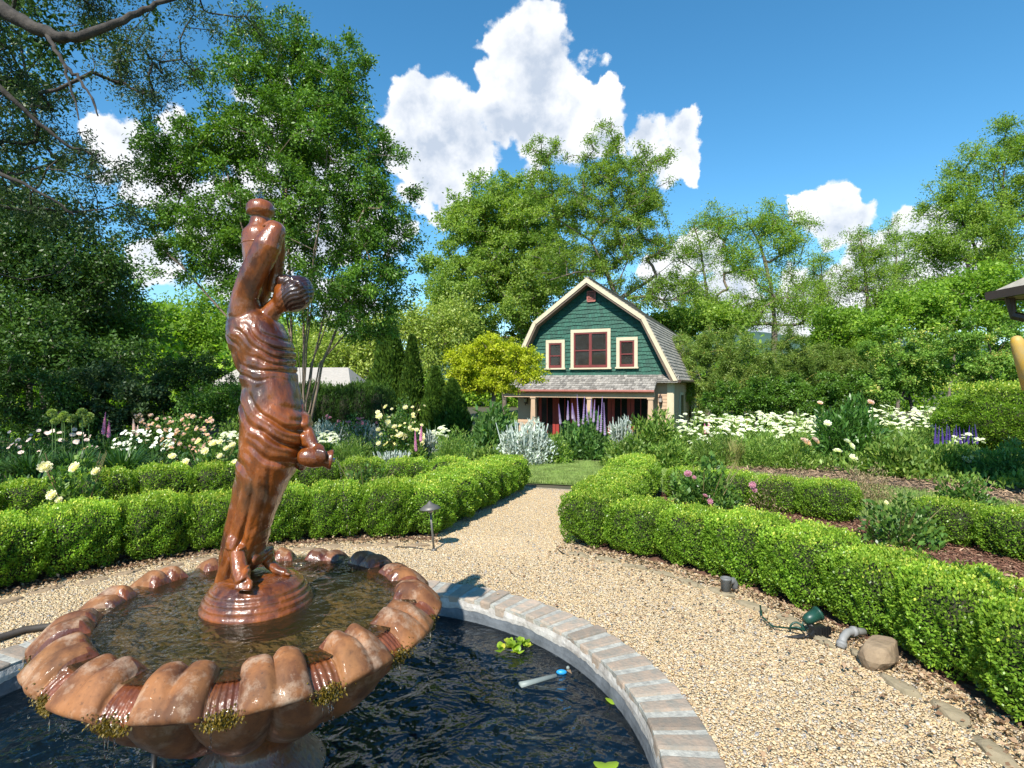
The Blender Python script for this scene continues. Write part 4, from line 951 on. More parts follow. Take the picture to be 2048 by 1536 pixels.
def wood_mesh(name, Pn, par, r_tip, r_max, ex=.48, n=5):
    N_ = len(Pn); cnt = np.zeros(N_)
    kids = np.bincount(par[par >= 0], minlength=N_); cnt[kids == 0] = 1
    for i in range(N_ - 1, -1, -1):
        if par[i] >= 0: cnt[par[i]] += cnt[i]
    rad = np.minimum(r_tip * cnt ** ex, r_max); V = []; Fq = []
    e = np.array([i for i in range(N_) if par[i] >= 0]); A = Pn[par[e]]; B = Pn[e]; T = unit(B - A)
    ref = np.where(np.abs(T[:, 2:3]) > .9, [[1., 0, 0]], [[0, 0, 1.]]); S = unit(np.cross(T, ref)); U = np.cross(S, T)
    q = np.arange(n) * 2 * PI / n; ring = S[:, None] * np.cos(q)[None, :, None] + U[:, None] * np.sin(q)[None, :, None]
    ra = np.minimum(rad[par[e]], rad[e] * 1.35); V = np.concatenate([A[:, None] + ring * ra[:, None, None], B[:, None] + ring * rad[e][:, None, None]], 1)
    b0 = np.arange(len(e))[:, None] * 2 * n; j = np.arange(n); f = np.stack([b0 + j, b0 + (j + 1) % n, b0 + n + (j + 1) % n, b0 + n + j], -1)
    return npmesh(name, V.reshape(-1, 3), f.reshape(-1, 4))
def E_(px, py, rx, ry, Y, rd=None):
    c = W(px, py, Y); a, b_ = rx * Y / F, ry * Y / F; return (np.array(c), np.array([a, rd or (a + b_) * .5, b_]))
def fill(ells, n, rg, shell=.42):
    vol = np.array([e[1].prod() ** .8 for e in ells]); idx = rg.choice(len(ells), n, p=vol / vol.sum()); d = unit(rg.normal(size=(n, 3))); r = rg.random(n) ** shell
    C = np.array([e[0] for e in ells])[idx]; S = np.array([e[1] for e in ells])[idx]; P = C + d * r[:, None] * S
    # keep the points a little apart
    return P
def tree(name, label, cat, base, ells, ncl, nlf, L, asp, cr, mat, bark=None, tr=.15, seed=1, stems=None, group=None, droop=.15, flat=.6, r_tip=.008, ex=.48, step=None, tone_w=.5, shell=.42, up=.35, out=.5):
    rg = np.random.default_rng(seed); bark = bark or M_bark; T = fill(ells, ncl, rg, shell); C = np.average([e[0] for e in ells], axis=0, weights=[e[1].prod() for e in ells])
    b = np.array([base[0], base[1], zg(*base) - .1]); origin = b.copy()
    if stems is None: stems = [[b, b + (C - b) * .35 + rg.normal(size=3) * .1, b + (C - b) * .7]]
    size = max(e[1].max() for e in ells); step = step or size * .16
    Pn, par, ends = grow(stems, T, rg, step)
    o = empty(name, tuple(origin), label=label, cat=cat, group=group)
    mobj('trunk', wood_mesh('trunk', Pn - origin, par, r_tip, tr, ex), bark, o, True)
    k = nlf // ncl; n = k * ncl; ci = np.repeat(np.arange(ncl), k); Cc = Pn[ends][ci]
    # leaves sit on short sprays inside every clump
    spr = 7; sd2 = unit(rg.normal(size=(ncl, spr, 3)) + [0, 0, .3]) * [1, 1, flat]; s_i = rg.integers(0, spr, n); tt = rg.random(n) ** .7
    cs = rg.uniform(.7, 1.3, ncl)[ci] * cr
    P = Cc + sd2[ci, s_i] * (tt * cs)[:, None] + rg.normal(size=(n, 3)) * (cr * .16) - np.array([0, 0, 1]) * (droop * tt ** 2 * cs)[:, None]
    outw = unit(Cc - C); D = unit(sd2[ci, s_i] * out + outw * .25 + rg.normal(size=(n, 3)) * .55 + [0, 0, -.15])
    U = rg.normal(size=(n, 3)) * .5 + np.array([0, 0, 1.0]) * up + unit(P - C) * .5
    tone = np.clip(rg.random(n) * (1 - tone_w) + rg.random(ncl)[ci] * tone_w, 0, 1)
    mobj('crown', leaves_mesh('crown', P - origin, D, L * rg.uniform(.7, 1.25, n), asp, up=U, tone=tone, rg=rg), mat, o)
    return o
ML = lambda n, a, b, c=None, tr=.3, ro=.45, sp_=.3: leaf_mat(n, a, b, tr, ro, sp_, c)
M_lf1 = ML('glossy_green_leaf', (0.043, 0.104, 0.011), (0.114, 0.233, 0.022), (0.198, 0.319, 0.035), .28, .42, .4)
M_lfB = ML('tulip_tree_leaf', (.15, .26, .045), (.31, .43, .08), (.46, .55, .13), .45)
M_lf2 = ML('grey_green_leaf', (.030, .062, .022), (.075, .125, .045), (.12, .17, .05), .3)
M_lf3 = ML('dark_green_leaf', (0.025, 0.061, 0.010), (0.062, 0.130, 0.018), (0.126, 0.215, 0.031), .2)
M_lf4 = ML('fresh_green_leaf', (0.118, 0.231, 0.026), (0.257, 0.413, 0.047), (0.428, 0.561, 0.070), .42)
M_lf5 = ML('walnut_leaf', (0.129, 0.231, 0.035), (0.257, 0.379, 0.053), (0.406, 0.512, 0.094), .42)
M_lf6 = ML('golden_leaf', (.30, .38, .018), (.52, .56, .03), (.66, .68, .07), .35)
M_lf7 = ML('bamboo_leaf', (.10, .17, .028), (.21, .30, .055), (.40, .42, .10), .35)
M_lf8 = ML('conifer_spray', (0.036, 0.085, 0.013), (0.081, 0.153, 0.018), (0.143, 0.230, 0.026), .15)
M_lf9 = ML('pale_green_leaf', (0.193, 0.283, 0.045), (0.373, 0.448, 0.090), (0.580, 0.566, 0.180), .35)
M_lfA = ML('viburnum_leaf', (0.081, 0.185, 0.026), (0.216, 0.352, 0.052), (0.861, 0.690, 0.228), .3)
def px_base(px, Y): return ((px - 1024) / F * Y, Y)
# multi-stemmed tree behind the statue
Y = 9.5; bs = px_base(600, Y); gz = zg(*bs) - .05
st = []
for i, (px, py, dy) in enumerate([(300, 470, -.3), (370, 400, .4), (450, 330, -.2), (520, 250, .3), (560, 120, 0), (610, 180, .4), (660, 240, -.4), (720, 330, .3), (780, 400, -.1), (790, 560, .2), (480, 440, -.9), (640, 420, -.9), (700, 520, 1.0), (560, 500, 1.2)]):
    top = W(px, py, Y + dy); b0 = Vector((bs[0] + .05 * math.cos(i * 2.4), bs[1] + .05 * math.sin(i * 2.4), gz)); m1 = Vector((b0.x + (top.x - b0.x) * .22, b0.y + (top.y - b0.y) * .3, CZ + .35)); m2 = Vector((b0.x + (top.x - b0.x) * .6, b0.y + (top.y - b0.y) * .7, CZ + .35 + (top.z - CZ - .35) * .5)); st.append([b0, m1, m2, top])
tree('multi_stem_tree', 'large glossy green tree with many pale slender stems, just behind the statue', 'tree', bs,
     [E_(560, 110, 90, 90, Y), E_(500, 190, 110, 90, Y), E_(640, 190, 110, 90, Y), E_(600, 300, 190, 120, Y), E_(420, 300, 120, 80, Y), E_(340, 330, 80, 60, Y), E_(330, 440, 90, 50, Y), E_(430, 470, 140, 70, Y), E_(590, 440, 190, 100, Y), E_(750, 400, 80, 130, Y), E_(770, 530, 75, 100, Y), E_(650, 570, 150, 80, Y), E_(740, 630, 90, 60, Y), E_(520, 560, 100, 60, Y), E_(690, 120, 50, 50, Y), E_(400, 540, 90, 40, Y)],
     950, 150000, .058, .46, .30, M_lf1, M_bark2, .045, 11, st, r_tip=.0045, ex=.42, step=.3, tone_w=.45, shell=.5)
# tree overhanging from the left, mostly outside the frame; its crown shades the left of the garden
b0 = Vector((-7.6, 4.2, -.1)); P_ = lambda x, y, Y: W(x, y, Y)
lim = [b0, Vector((-7.3, 4.3, 2.5)), Vector((-6.6, 4.6, 4.6)), P_(-60, -20, 5.2), P_(20, 30, 5.2), P_(70, 55, 5.2), P_(120, 76, 5.2), P_(160, 72, 5.2), P_(230, 46, 5.3), P_(290, 20, 5.4), P_(330, 2, 5.5), P_(430, -25, 5.7)]
lim2 = [P_(90, 64, 5.2), P_(112, 100, 5.1), P_(140, 140, 5.1), P_(165, 165, 5.1), P_(182, 195, 5.05), P_(196, 232, 5.05)]
lim3 = [P_(128, 130, 5.1), P_(140, 170, 5.05), P_(152, 205, 5.05), P_(158, 240, 5.0)]
lim4 = [P_(-60, 120, 5.4), P_(10, 185, 5.4), P_(60, 230, 5.5), P_(130, 290, 5.6), P_(200, 310, 5.7)]
lim5 = [P_(-80, 300, 5.4), P_(0, 345, 5.4), P_(90, 390, 5.5), P_(150, 430, 5.6)]
tree('overhanging_tree', 'thin leaved tree whose dark bent limb reaches in at the top left corner', 'tree', (-7.6, 4.2),
     [E_(150, -60, 260, 60, 6.0, .6), E_(30, 150, 110, 60, 6.0, .6), E_(60, 260, 120, 80, 6.0, .7), E_(190, 340, 100, 50, 6.0, .6), E_(300, 90, 100, 60, 6.0, .5), E_(440, 40, 110, 45, 6.2, .6), E_(250, 130, 80, 45, 6.0, .5), E_(310, 190, 40, 45, 6.0, .4), E_(90, 400, 120, 40, 6.0, .6), E_(270, 420, 50, 30, 6.1, .4), E_(-60, 0, 120, 80, 5.6, .6), E_(190, 20, 100, 30, 6.2, .3)],
     330, 33000, .040, .34, .24, M_lf2, M_bark3, .11, 12, [lim, lim2, lim3, lim4, lim5], r_tip=.0042, ex=.5, step=.16, droop=.9, flat=.5, tone_w=.4, shell=.6)
ot = bpy.data.objects['overhanging_tree']
for pl_, ra, rb_ in ((lim, .11, .012), (lim2, .022, .006), (lim3, .014, .005), (lim4, .035, .008), (lim5, .03, .006)):
    mb = MB(); n_ = len(pl_); PP = []
    for i in range(n_ - 1):
        for j in range(4): PP.append(pl_[i].lerp(pl_[i + 1], j / 4) + Vector((rb.gauss(0, .008), 0, rb.gauss(0, .008))))
    PP.append(pl_[-1]); k_ = len(PP); mb.tube([p - ot.location for p in PP], [ra + (rb_ - ra) * (i / (k_ - 1)) ** .8 for i in range(k_)], 9); mb.build('limb', M_bark3, ot, True)
g = np.array
tree('added_shade_tree', 'broad tree added outside the left edge to shade the shrubs, its leaves at the margin', 'tree', (-9.6, 8.5),  # crown added mostly out of frame to shade the left background
     [(g([-8.6, 7.2, 5.4]), g([2.6, 2.6, 1.8])), (g([-9.5, 9.5, 4.2]), g([2.2, 2.2, 1.5])), (g([-11, 6, 6]), g([3, 3, 2.])), (g([-8.0, 8.6, 7.2]), g([2.2, 2.4, 1.5]))],
     260, 30000, .09, .5, .5, M_lf3, M_bark3, .16, 13, tone_w=.4)
# left background
tr_ = [('dark_green_tree', 'tall dark green tree filling the left edge below the overhanging limb', 60, 15.5, [(30, 470, 130, 90), (120, 500, 110, 80), (50, 580, 150, 90), (190, 560, 70, 70)], 300, 34000, .11, M_lf3, 21),
       ('leafy_tree', 'mid green tree with bare twigs, right of the dark tree at the left edge', 200, 18, [(190, 640, 90, 90), (230, 560, 50, 50), (150, 660, 110, 80), (255, 660, 70, 70)], 220, 24000, .12, M_lf1, 22),
       ('round_tree', 'round sunlit green tree between the leafy tree and the statue', 400, 27, [(330, 640, 70, 60), (400, 620, 70, 50), (430, 680, 80, 60), (360, 700, 80, 60), (300, 690, 60, 60), (470, 650, 50, 60)], 260, 26000, .16, M_lf4, 23),
       ('broadleaf_tree', 'dark broadleaf tree low behind the pink rose shrub at far left', 100, 13.5, [(60, 700, 140, 60), (180, 720, 100, 50), (20, 640, 90, 60)], 200, 22000, .10, M_lf3, 24),
       ('soft_green_tree', 'pale green flowering tree right of the statue, behind the dark conifers', 700, 30, [(700, 710, 60, 50), (640, 680, 50, 50), (860, 690, 70, 60), (820, 640, 50, 40), (900, 640, 40, 50), (760, 660, 60, 40), (740, 730, 70, 40)], 260, 26000, .17, M_lf9, 25),
       ('distant_tree', 'distant green tree low behind the pale outbuilding roof', 540, 34, [(520, 700, 70, 50), (590, 690, 70, 60), (480, 690, 60, 50)], 160, 15000, .2, M_lf4, 26)]
for (nm, lb, px, Y, el, nc, nl, L, mt, sd0) in tr_:
    tree(nm, lb, 'tree', px_base(px, Y), [E_(*e, Y) for e in el], nc, nl, L, .5, .9 * Y / 27 + .25, mt, M_bark, .12 + Y * .004, sd0, tone_w=.5, shell=.45)
# tulip tree, walnut and the airy row behind the house
Y = 38; tree('dense_round_tree', 'tall dense round crowned green tree behind the left side of the house', 'tree', px_base(1010, Y),
     [E_(1000, 410, 80, 75, Y), E_(930, 440, 55, 50, Y), E_(1080, 470, 70, 80, Y), E_(1045, 400, 60, 55, Y), E_(950, 480, 80, 80, Y), E_(1040, 500, 110, 110, Y), E_(900, 560, 60, 60, Y), E_(970, 600, 120, 100, Y), E_(1090, 600, 100, 90, Y), E_(900, 650, 60, 60, Y), E_(860, 540, 25, 30, Y), E_(1000, 690, 110, 50, Y)],
     800, 150000, .17, .6, .95, M_lfB, M_bark, .35, 31, tone_w=.4, shell=.36, r_tip=.012)
Y = 32
wst = [[Vector((*px_base(1250, Y), -1.2)), W(1235, 600, Y), W(1212, 540, Y), W(1182, 482, Y), W(1130, 448, Y), W(1085, 420, Y - 1)], [W(1182, 482, Y), W(1200, 450, Y), W(1235, 425, Y), W(1280, 400, Y + 1), W(1320, 370, Y + 1)], [W(1227, 430, Y), W(1222, 370, Y), W(1216, 310, Y)], [W(1110, 435, Y), W(1105, 380, Y), W(1095, 310, Y)], [W(1235, 600, Y), W(1300, 560, Y), W(1350, 520, Y)], [W(1212, 540, Y), W(1150, 545, Y - 1), W(1100, 560, Y - 1)]]
tree('walnut_tree', 'airy walnut tree with visible forked grey limbs rising behind the house peak', 'tree', px_base(1250, Y),
     [E_(1095, 300, 45, 40, Y), E_(1085, 360, 55, 45, Y), E_(1120, 420, 70, 40, Y), E_(1215, 275, 45, 40, Y), E_(1200, 350, 55, 60, Y), E_(1260, 330, 60, 40, Y), E_(1310, 320, 35, 35, Y), E_(1300, 400, 55, 50, Y), E_(1250, 440, 60, 40, Y), E_(1310, 480, 50, 50, Y), E_(1200, 530, 90, 50, Y), E_(1300, 580, 80, 50, Y), E_(1110, 510, 70, 50, Y), E_(1370, 560, 40, 50, Y), E_(1160, 400, 70, 60, Y), E_(1260, 400, 70, 60, Y), E_(1230, 480, 100, 60, Y)],
     560, 66000, .155, .34, .68, M_lf5, M_bark, .26, 32, wst, r_tip=.02, tone_w=.5, shell=.55, droop=.35, flat=.5)
airy = [(1415, 36, [(1385, 440, 35, 30), (1440, 440, 35, 45), (1450, 500, 45, 50), (1380, 500, 40, 40), (1400, 600, 60, 60), (1360, 650, 50, 30)], 150, 'airy tree with a leaning grey limb just right of the house roof', 41),
        (1545, 35, [(1500, 450, 40, 35), (1545, 440, 40, 40), (1590, 450, 40, 35), (1570, 500, 50, 50), (1500, 530, 45, 50), (1560, 590, 60, 60), (1490, 620, 60, 50), (1600, 620, 40, 40)], 210, 'ivy clad airy tree, second right of the house, cloud showing behind it', 42),
        (1645, 40, [(1640, 520, 25, 50), (1640, 590, 40, 50), (1660, 640, 40, 30)], 90, 'slender sparse tree below the small lone cloud', 43),
        (1735, 38, [(1720, 470, 30, 40), (1740, 520, 40, 50), (1710, 560, 50, 50), (1760, 590, 55, 55), (1730, 640, 70, 40)], 150, 'upright sparse tree right below the edge of the lone cloud', 44),
        (1795, 42, [(1790, 470, 22, 40), (1800, 540, 35, 50), (1810, 600, 45, 40)], 90, 'thin tree with feathery top left of the big right hand tree', 45)]
for (px, Y, el, nc, lb, sd0) in airy:
    b0 = Vector((*px_base(px, Y), -1.2)); e0 = el[0]; st = [[b0, W(px + 5, 650, Y), W(px - 3, 570, Y), W((px + e0[0]) / 2, (540 + e0[1]) / 2, Y), W(e0[0], e0[1], Y)]]
    tree('airy_tree', lb, 'tree', px_base(px, Y), [E_(*e, Y) for e in el], int(nc * 1.5), nc * 150, .15, .34, .9, M_lf5, M_bark, .2, sd0, st, group='airy trees in a row right of the house', r_tip=.02, tone_w=.45, shell=.6, droop=.35, flat=.5)
Y = 27; b0 = Vector((*px_base(1990, Y), -1.2))
tree('tall_right_tree', 'tall spreading tree against the blue sky at the right edge', 'tree', px_base(1990, Y),
     [E_(1850, 480, 40, 40, Y), E_(1890, 400, 50, 50, Y), E_(1940, 340, 50, 50, Y), E_(1960, 430, 70, 60, Y), E_(2020, 280, 40, 50, Y), E_(2040, 370, 50, 80, Y), E_(1900, 500, 80, 50, Y), E_(2010, 490, 80, 60, Y), E_(1880, 570, 90, 40, Y), E_(2090, 300, 60, 80, Y)],
     520, 66000, .13, .36, .75, M_lf5, M_bark3, .22, 46, [[b0, W(1975, 560, Y), W(1940, 470, Y), W(1900, 400, Y)], [W(1975, 560, Y), W(2000, 440, Y), W(2010, 330, Y)], [W(1975, 560, Y), W(2050, 470, Y), W(2070, 380, Y)]], r_tip=.014, tone_w=.4, shell=.55, droop=.4, flat=.45)
under = [('maple_tree', 'bright layered green maple under the tall right hand tree', 1880, 25, [(1820, 610, 70, 40), (1900, 590, 80, 45), (1980, 570, 80, 50), (1860, 650, 90, 40), (1960, 640, 90, 45), (2040, 600, 60, 60), (1760, 640, 50, 35)], 260, 30000, .15, M_lf4, 51),
         ('low_green_tree', 'low bright green tree between the bamboo and the layered maple', 1690, 29, [(1680, 650, 60, 40), (1740, 660, 50, 40), (1700, 700, 70, 45), (1650, 700, 40, 40)], 170, 18000, .16, M_lf4, 52),
         ('young_walnut', 'young green tree filling the gap behind the house gutter', 1345, 34, [(1330, 640, 40, 30), (1380, 640, 50, 40), (1440, 640, 50, 40)], 110, 12000, .2, M_lf5, 53),
         ('golden_maple', 'low spreading golden yellow maple left of the house', 985, 17.5, [(930, 725, 45, 30), (985, 695, 60, 28), (1040, 715, 45, 30), (1000, 740, 70, 28), (940, 760, 50, 18), (1060, 745, 30, 25), (990, 770, 60, 18)], 300, 30000, .075, M_lf6, 54)]
for (nm, lb, px, Y, el, nc, nl, L, mt, sd0) in under:
    tree(nm, lb, 'tree', px_base(px, Y), [E_(*e, Y) for e in el], nc, nl, L, .55, .35 + Y * .016 if nm != 'golden_maple' else .3, mt, M_bark, .14 if nm != 'golden_maple' else .07, sd0, tone_w=.45, flat=.35, shell=.5)
# bamboo thicket and shrubs on the right
for i, (px, Y, el) in enumerate([(1400, 26, [(1380, 720, 50, 60), (1420, 690, 45, 45), (1400, 780, 60, 50)]), (1490, 25, [(1480, 700, 50, 50), (1510, 750, 55, 60), (1460, 760, 45, 50)]), (1580, 25.5, [(1570, 690, 45, 45), (1590, 740, 55, 60), (1560, 780, 50, 45)]), (1660, 26, [(1650, 730, 50, 45), (1680, 770, 50, 50)]), (1730, 25, [(1720, 730, 45, 50), (1730, 780, 50, 50)])]):
    tree('bamboo_clump', ['yellow green bamboo clump touching the right side of the house roof', 'bamboo clump second from the house, with yellow canes', 'middle bamboo clump below the ivy clad tree', 'fourth bamboo clump from the house, darker green', 'last bamboo clump, beside the tan flowered viburnum'][i], 'bamboo', px_base(px, Y), [E_(*e, Y) for e in el], 150, 26000, .14, .2, .42, M_lf7, simple('bamboo_cane', (.42, .32, .08), (.3, .25, .07)) if i == 0 else bpy.data.materials['bamboo_cane'], .03, 60 + i, group='bamboo clumps right of the house', tone_w=.5, droop=.6, flat=.6, r_tip=.007, ex=.3, shell=.5)
for i, (nm, lb, px, Y, el, L, mt, nl) in enumerate([
    ('viburnum_shrub', 'large shrub dotted with tan blossom left of the house corner', 1830, 17, [(1790, 700, 70, 50), (1840, 740, 80, 60), (1780, 770, 60, 45)], .08, M_lfA, 26000),
    ('viburnum_shrub', 'large tan blossomed shrub behind the yellow handled tool', 1960, 15.5, [(1940, 700, 80, 60), (2030, 690, 60, 60), (1960, 760, 90, 50), (2060, 760, 50, 50)], .075, M_lfA, 28000),
    ('dark_shrub', 'dark green shrub behind the white flowers right of the house', 1500, 19, [(1450, 800, 50, 35), (1510, 790, 50, 40), (1570, 790, 60, 45)], .08, M_lf1, 20000),
    ('dark_shrub', 'dark green shrub behind the tall leafy peony', 1680, 18, [(1640, 790, 50, 45), (1710, 785, 60, 45)], .08, M_lf1, 16000),
    ('evergreen_shrub', 'dark evergreen shrub at the far left behind the alliums', 100, 12, [(40, 800, 80, 50), (130, 780, 70, 50), (10, 740, 60, 50), (60, 850, 90, 40), (150, 845, 60, 40)], .07, M_lf3, 16000),
    ('evergreen_shrub', 'grey green spiky shrub at left under the leafy tree', 230, 12.5, [(200, 770, 70, 50), (270, 790, 70, 50), (230, 840, 80, 35)], .085, M_lf2, 12000),
    ('evergreen_shrub', 'dark rounded shrub left of the statue waist', 350, 13, [(350, 760, 70, 55), (420, 780, 60, 50), (400, 730, 50, 35), (380, 830, 90, 35)], .06, M_lf3, 18000),
    ('evergreen_shrub', 'small leaved glossy shrub beside the statue, above the pink roses', 440, 12, [(430, 805, 60, 40), (480, 800, 40, 40)], .05, M_lf1, 13000)]):
    tree(nm, lb, 'shrub', px_base(px, Y), [E_(*e, Y) for e in el], 110, nl, L, .5, .30, mt, M_bark3, .05, 70 + i, group={'viburnum_shrub': 'tan blossomed shrubs at right', 'dark_shrub': 'dark shrubs behind the right border', 'evergreen_shrub': 'shaded shrubs behind the left border'}[nm], tone_w=.4, shell=.5)
# conifers: narrow cones of flat sprays
def conifer(px, ptop, hwpx, Y, label, seed, n=16000):
    rg = np.random.default_rng(seed); x, y = px_base(px, Y); z0 = zg(x, y); H_ = CZ + (768 - ptop) * Y / F - z0; rad = hwpx * Y / F
    o = empty('narrow_conifer', (x, y, z0), label=label, cat='conifer', group='narrow dark conifers behind the white rose')
    t = rg.random(n) ** .75; a = rg.uniform(0, 2 * PI, n); pr = np.minimum(1, (1 - t) * 1.6) ** .75 * (1 + .12 * np.sin(a * 5 + t * 20)); r = rad * pr * (1 - np.abs(rg.normal(size=n)) * .16)
    P = np.stack([r * np.cos(a), r * np.sin(a), t * H_], 1); D = np.stack([np.cos(a) * .4, np.sin(a) * .4, np.ones(n)], 1) + rg.normal(size=(n, 3)) * .25
    mobj('foliage', leaves_mesh('foliage', P, D, rg.uniform(.07, .16, n), .4, up=np.stack([np.cos(a), np.sin(a), 0 * a], 1), rg=rg), M_lf8, o)
    mb = MB(); mb.tube([(0, 0, -.1), (0, 0, H_ * .5), (0, 0, H_ * .9)], [.1, .06, .01], 6); mb.build('trunk', M_bark3, o)
conifer(780, 640, 46, 17, 'widest narrow dark conifer, left of its pair, above the white rose', 81, 26000); conifer(824, 676, 26, 16.5, 'slender dark conifer right of the widest one', 82); conifer(872, 740, 30, 16, 'shortest dark conifer under the golden maple', 83); conifer(905, 765, 34, 15.5, 'dark stubby conifer left of the golden maple trunk', 84)
# dark clipped hedge behind the left border
for i in range(9):
    px = 500 + i * 32; Y = 14.5; x, y = px_base(px, Y); me = BXF[i % 3][0].copy(); me.materials.clear()
    h_ = empty('yew_bush', (x, y, zg(x, y)), i * .7, label='%s bush of the dark clipped hedge below the pale roof, counted from the statue' % ORD[i], cat='hedge bush', group='dark hedge below the pale roof'); h_.scale = (1.1, 1.3, 3.55 + .12 * math.sin(i * 2))
    mobj('foliage', me, M_lf3, h_); mobj('twig_core', BXF[i % 3][1], M_core, h_)
# far woodland that closes the view behind everything
rg = np.random.default_rng(99); Pw = []
for (x0, x1, Yw, zt) in ((-60, -14, 46, 5.5), (-14, 10, 60, 2.6), (10, 60, 50, 3.6), (-34, -12, 26, 3.2)):
    n = 26000; x = rg.uniform(x0, x1, n); y = Yw + rg.normal(size=n) * 1.5; z = -1.5 + rg.random(n) ** .8 * (zt + 1.5 + 1.2 * np.sin(x * .7 + Yw) + .8 * np.sin(x * 1.9)); Pw.append(np.stack([x, y, z], 1))
Pw = np.concatenate(Pw); tag(mobj('far_woodland', leaves_mesh('far_woodland', Pw, rg.normal(size=Pw.shape), rg.uniform(.25, .5, len(Pw)), .6, rg=rg), M_lf4), kind='stuff')
# ================================================================ flower borders
GN = {}
def fol_mesh(key, rx, ry, h, n, L, asp, seed, up=.5, spread=.6, droop=0.0, tonew=.3):
    """a soft mound of leaves, base at z = 0"""
    rg = np.random.default_rng(seed); d = unit(rg.normal(size=(n, 3))); d[:, 2] = np.abs(d[:, 2]); r = rg.random(n) ** .4
    lump = 1 + .18 * np.sin(d[:, 0] * 5 + seed) * np.cos(d[:, 1] * 5 + seed) + .12 * np.sin(d[:, 2] * 7 + d[:, 0] * 6)
    P = d * (r * lump)[:, None] * [rx, ry, h]; D = unit(d * spread + rg.normal(size=(n, 3)) * .45 + [0, 0, up]); P = P - D * L * .3; P[:, 2] = np.maximum(P[:, 2], 0.01)
    return leaves_mesh('foliage', P, D, L * rg.uniform(.6, 1.25, n), asp, tone=rg.random(n), rg=rg, fold=.15)
def blade_mesh(n, h, rad, wid, seed, lean=.5, curve=.6):
    """arching strap leaves, each a strip of five quads"""
    rg = np.random.default_rng(seed); V = []; Fq = []; T = []
    for i in range(n):
        a = rg.uniform(0, 2 * PI); r0 = rad * rg.random() ** .5 * .4; H = h * rg.uniform(.6, 1.1); ln = lean * rg.uniform(.3, 1.2); x0, y0 = r0 * math.cos(a), r0 * math.sin(a); t0 = rg.random()
        sx, sy = -math.sin(a), math.cos(a); b = len(V)
        for k in range(6):
            t = k / 5; out = ln * H * t ** 1.6; z = H * t * (1 - curve * ln * t * t); w_ = wid * (1 - t ** 2) * .5 + .0005
            for s in (-1, 1): V.append((x0 + math.cos(a) * out + sx * s * w_, y0 + math.sin(a) * out + sy * s * w_, z)); T.append(t0)
        Fq += [(b + 2 * k, b + 2 * k + 1, b + 2 * k + 3, b + 2 * k + 2) for k in range(5)]
    return npmesh('blades', V, Fq, {'tone': T})
def petal_rings(mb, c, r, rings, n, axis=None, cup=.5, rq=random):
    ax = Vector(axis or (0, -.5, 1)).normalized(); M = ax.to_track_quat('Z', 'Y').to_matrix()
    for k in range(rings):
        f = 1 - k / rings * .75; q0 = rq.random() * 6
        for i in range(n):
            a = q0 + 2 * PI * i / n; d = Vector((math.cos(a), math.sin(a), 0)); s = Vector((-math.sin(a), math.cos(a), 0)); up = Vector((0, 0, 1)); op = cup + k * .45 / rings + rq.uniform(-.1, .1); w_ = r * f * .62
            dirn_ = (d * math.cos(op) + up * math.sin(op)); b = d * r * .08 + up * r * .1 * k
            tip = b + dirn_ * r * f; mid = b + dirn_ * r * f * .6 + (up * math.cos(op) - d * math.sin(op)) * -r * .13
            vs = [b, mid + s * w_ * .55, tip + s * w_ * .3 + up * r * .05, tip - s * w_ * .3 + up * r * .05, mid - s * w_ * .55]
            mb.add([M @ v + Vector(c) for v in vs], [(0, 1, 2, 3, 4)], rq.random() * .5 + .5 * (k / rings))
def petal_mat(name, c1, c2, tr=.3): return leaf_mat(name, c1, c2, tr, .6, .2)
P_cream = petal_mat('cream_petal', (.86, .82, .68), (.84, .75, .52)); P_white = petal_mat('white_petal', (.88, .87, .82), (.80, .80, .70)); P_pink = petal_mat('pale_pink_petal', (.85, .70, .66), (.80, .54, .52))
P_mauve = petal_mat('mauve_petal', (.62, .36, .46), (.50, .22, .32)); P_purple = petal_mat('purple_petal', (.20, .10, .42), (.55, .45, .62)); P_violet = petal_mat('violet_petal', (.08, .05, .28), (.15, .09, .42))
P_yel = petal_mat('yellow_petal', (.85, .62, .05), (.8, .5, .03)); P_foxp = petal_mat('foxglove_petal', (.62, .20, .42), (.75, .35, .55)); P_lime = petal_mat('lime_flower', (.30, .40, .10), (.42, .50, .18))
L_rose = leaf_mat('rose_leaf', (.05, .12, .022), (.13, .25, .045), .3, .35, .45, (.24, .34, .07)); L_silver = leaf_mat('silver_leaf', (.34, .40, .36), (.52, .57, .52), .15, .7, .2, (.62, .66, .60))
L_per = leaf_mat('perennial_leaf', (.10, .20, .034), (.22, .34, .06), .35, .45, .35, (.38, .46, .11)); L_lance = leaf_mat('peony_leaf', (.04, .12, .022), (.12, .25, .045), .3, .3, .5); L_lup = leaf_mat('lupine_leaf', (.08, .19, .05), (.19, .33, .09), .35, .45, .35)
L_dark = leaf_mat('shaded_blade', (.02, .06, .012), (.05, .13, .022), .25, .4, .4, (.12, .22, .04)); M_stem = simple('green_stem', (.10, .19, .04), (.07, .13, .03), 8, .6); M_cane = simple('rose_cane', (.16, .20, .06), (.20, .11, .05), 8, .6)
rb2 = random.Random(77)
def bloom_mesh(r, rings, n, cup, seed):
    mb = MB(); petal_rings(mb, (0, 0, 0), r, rings, n, (0, 0, 1), cup, random.Random(seed)); return mb.mesh('bloom')
B_rose = [bloom_mesh(1, 5, 8, .25, i) for i in range(3)]; B_daisy = [bloom_mesh(1, 1, 12, -.05, 9)]
mbu = MB(); rq = random.Random(5)
for i in range(26):
    a = i * 2.4; r = math.sqrt(i / 26); mbu.ball((r * math.cos(a), r * math.sin(a), .25 - .25 * r * r), (.19, .19, .10), 5, 4, rq.random())
B_umbel = [mbu.mesh('umbel')]
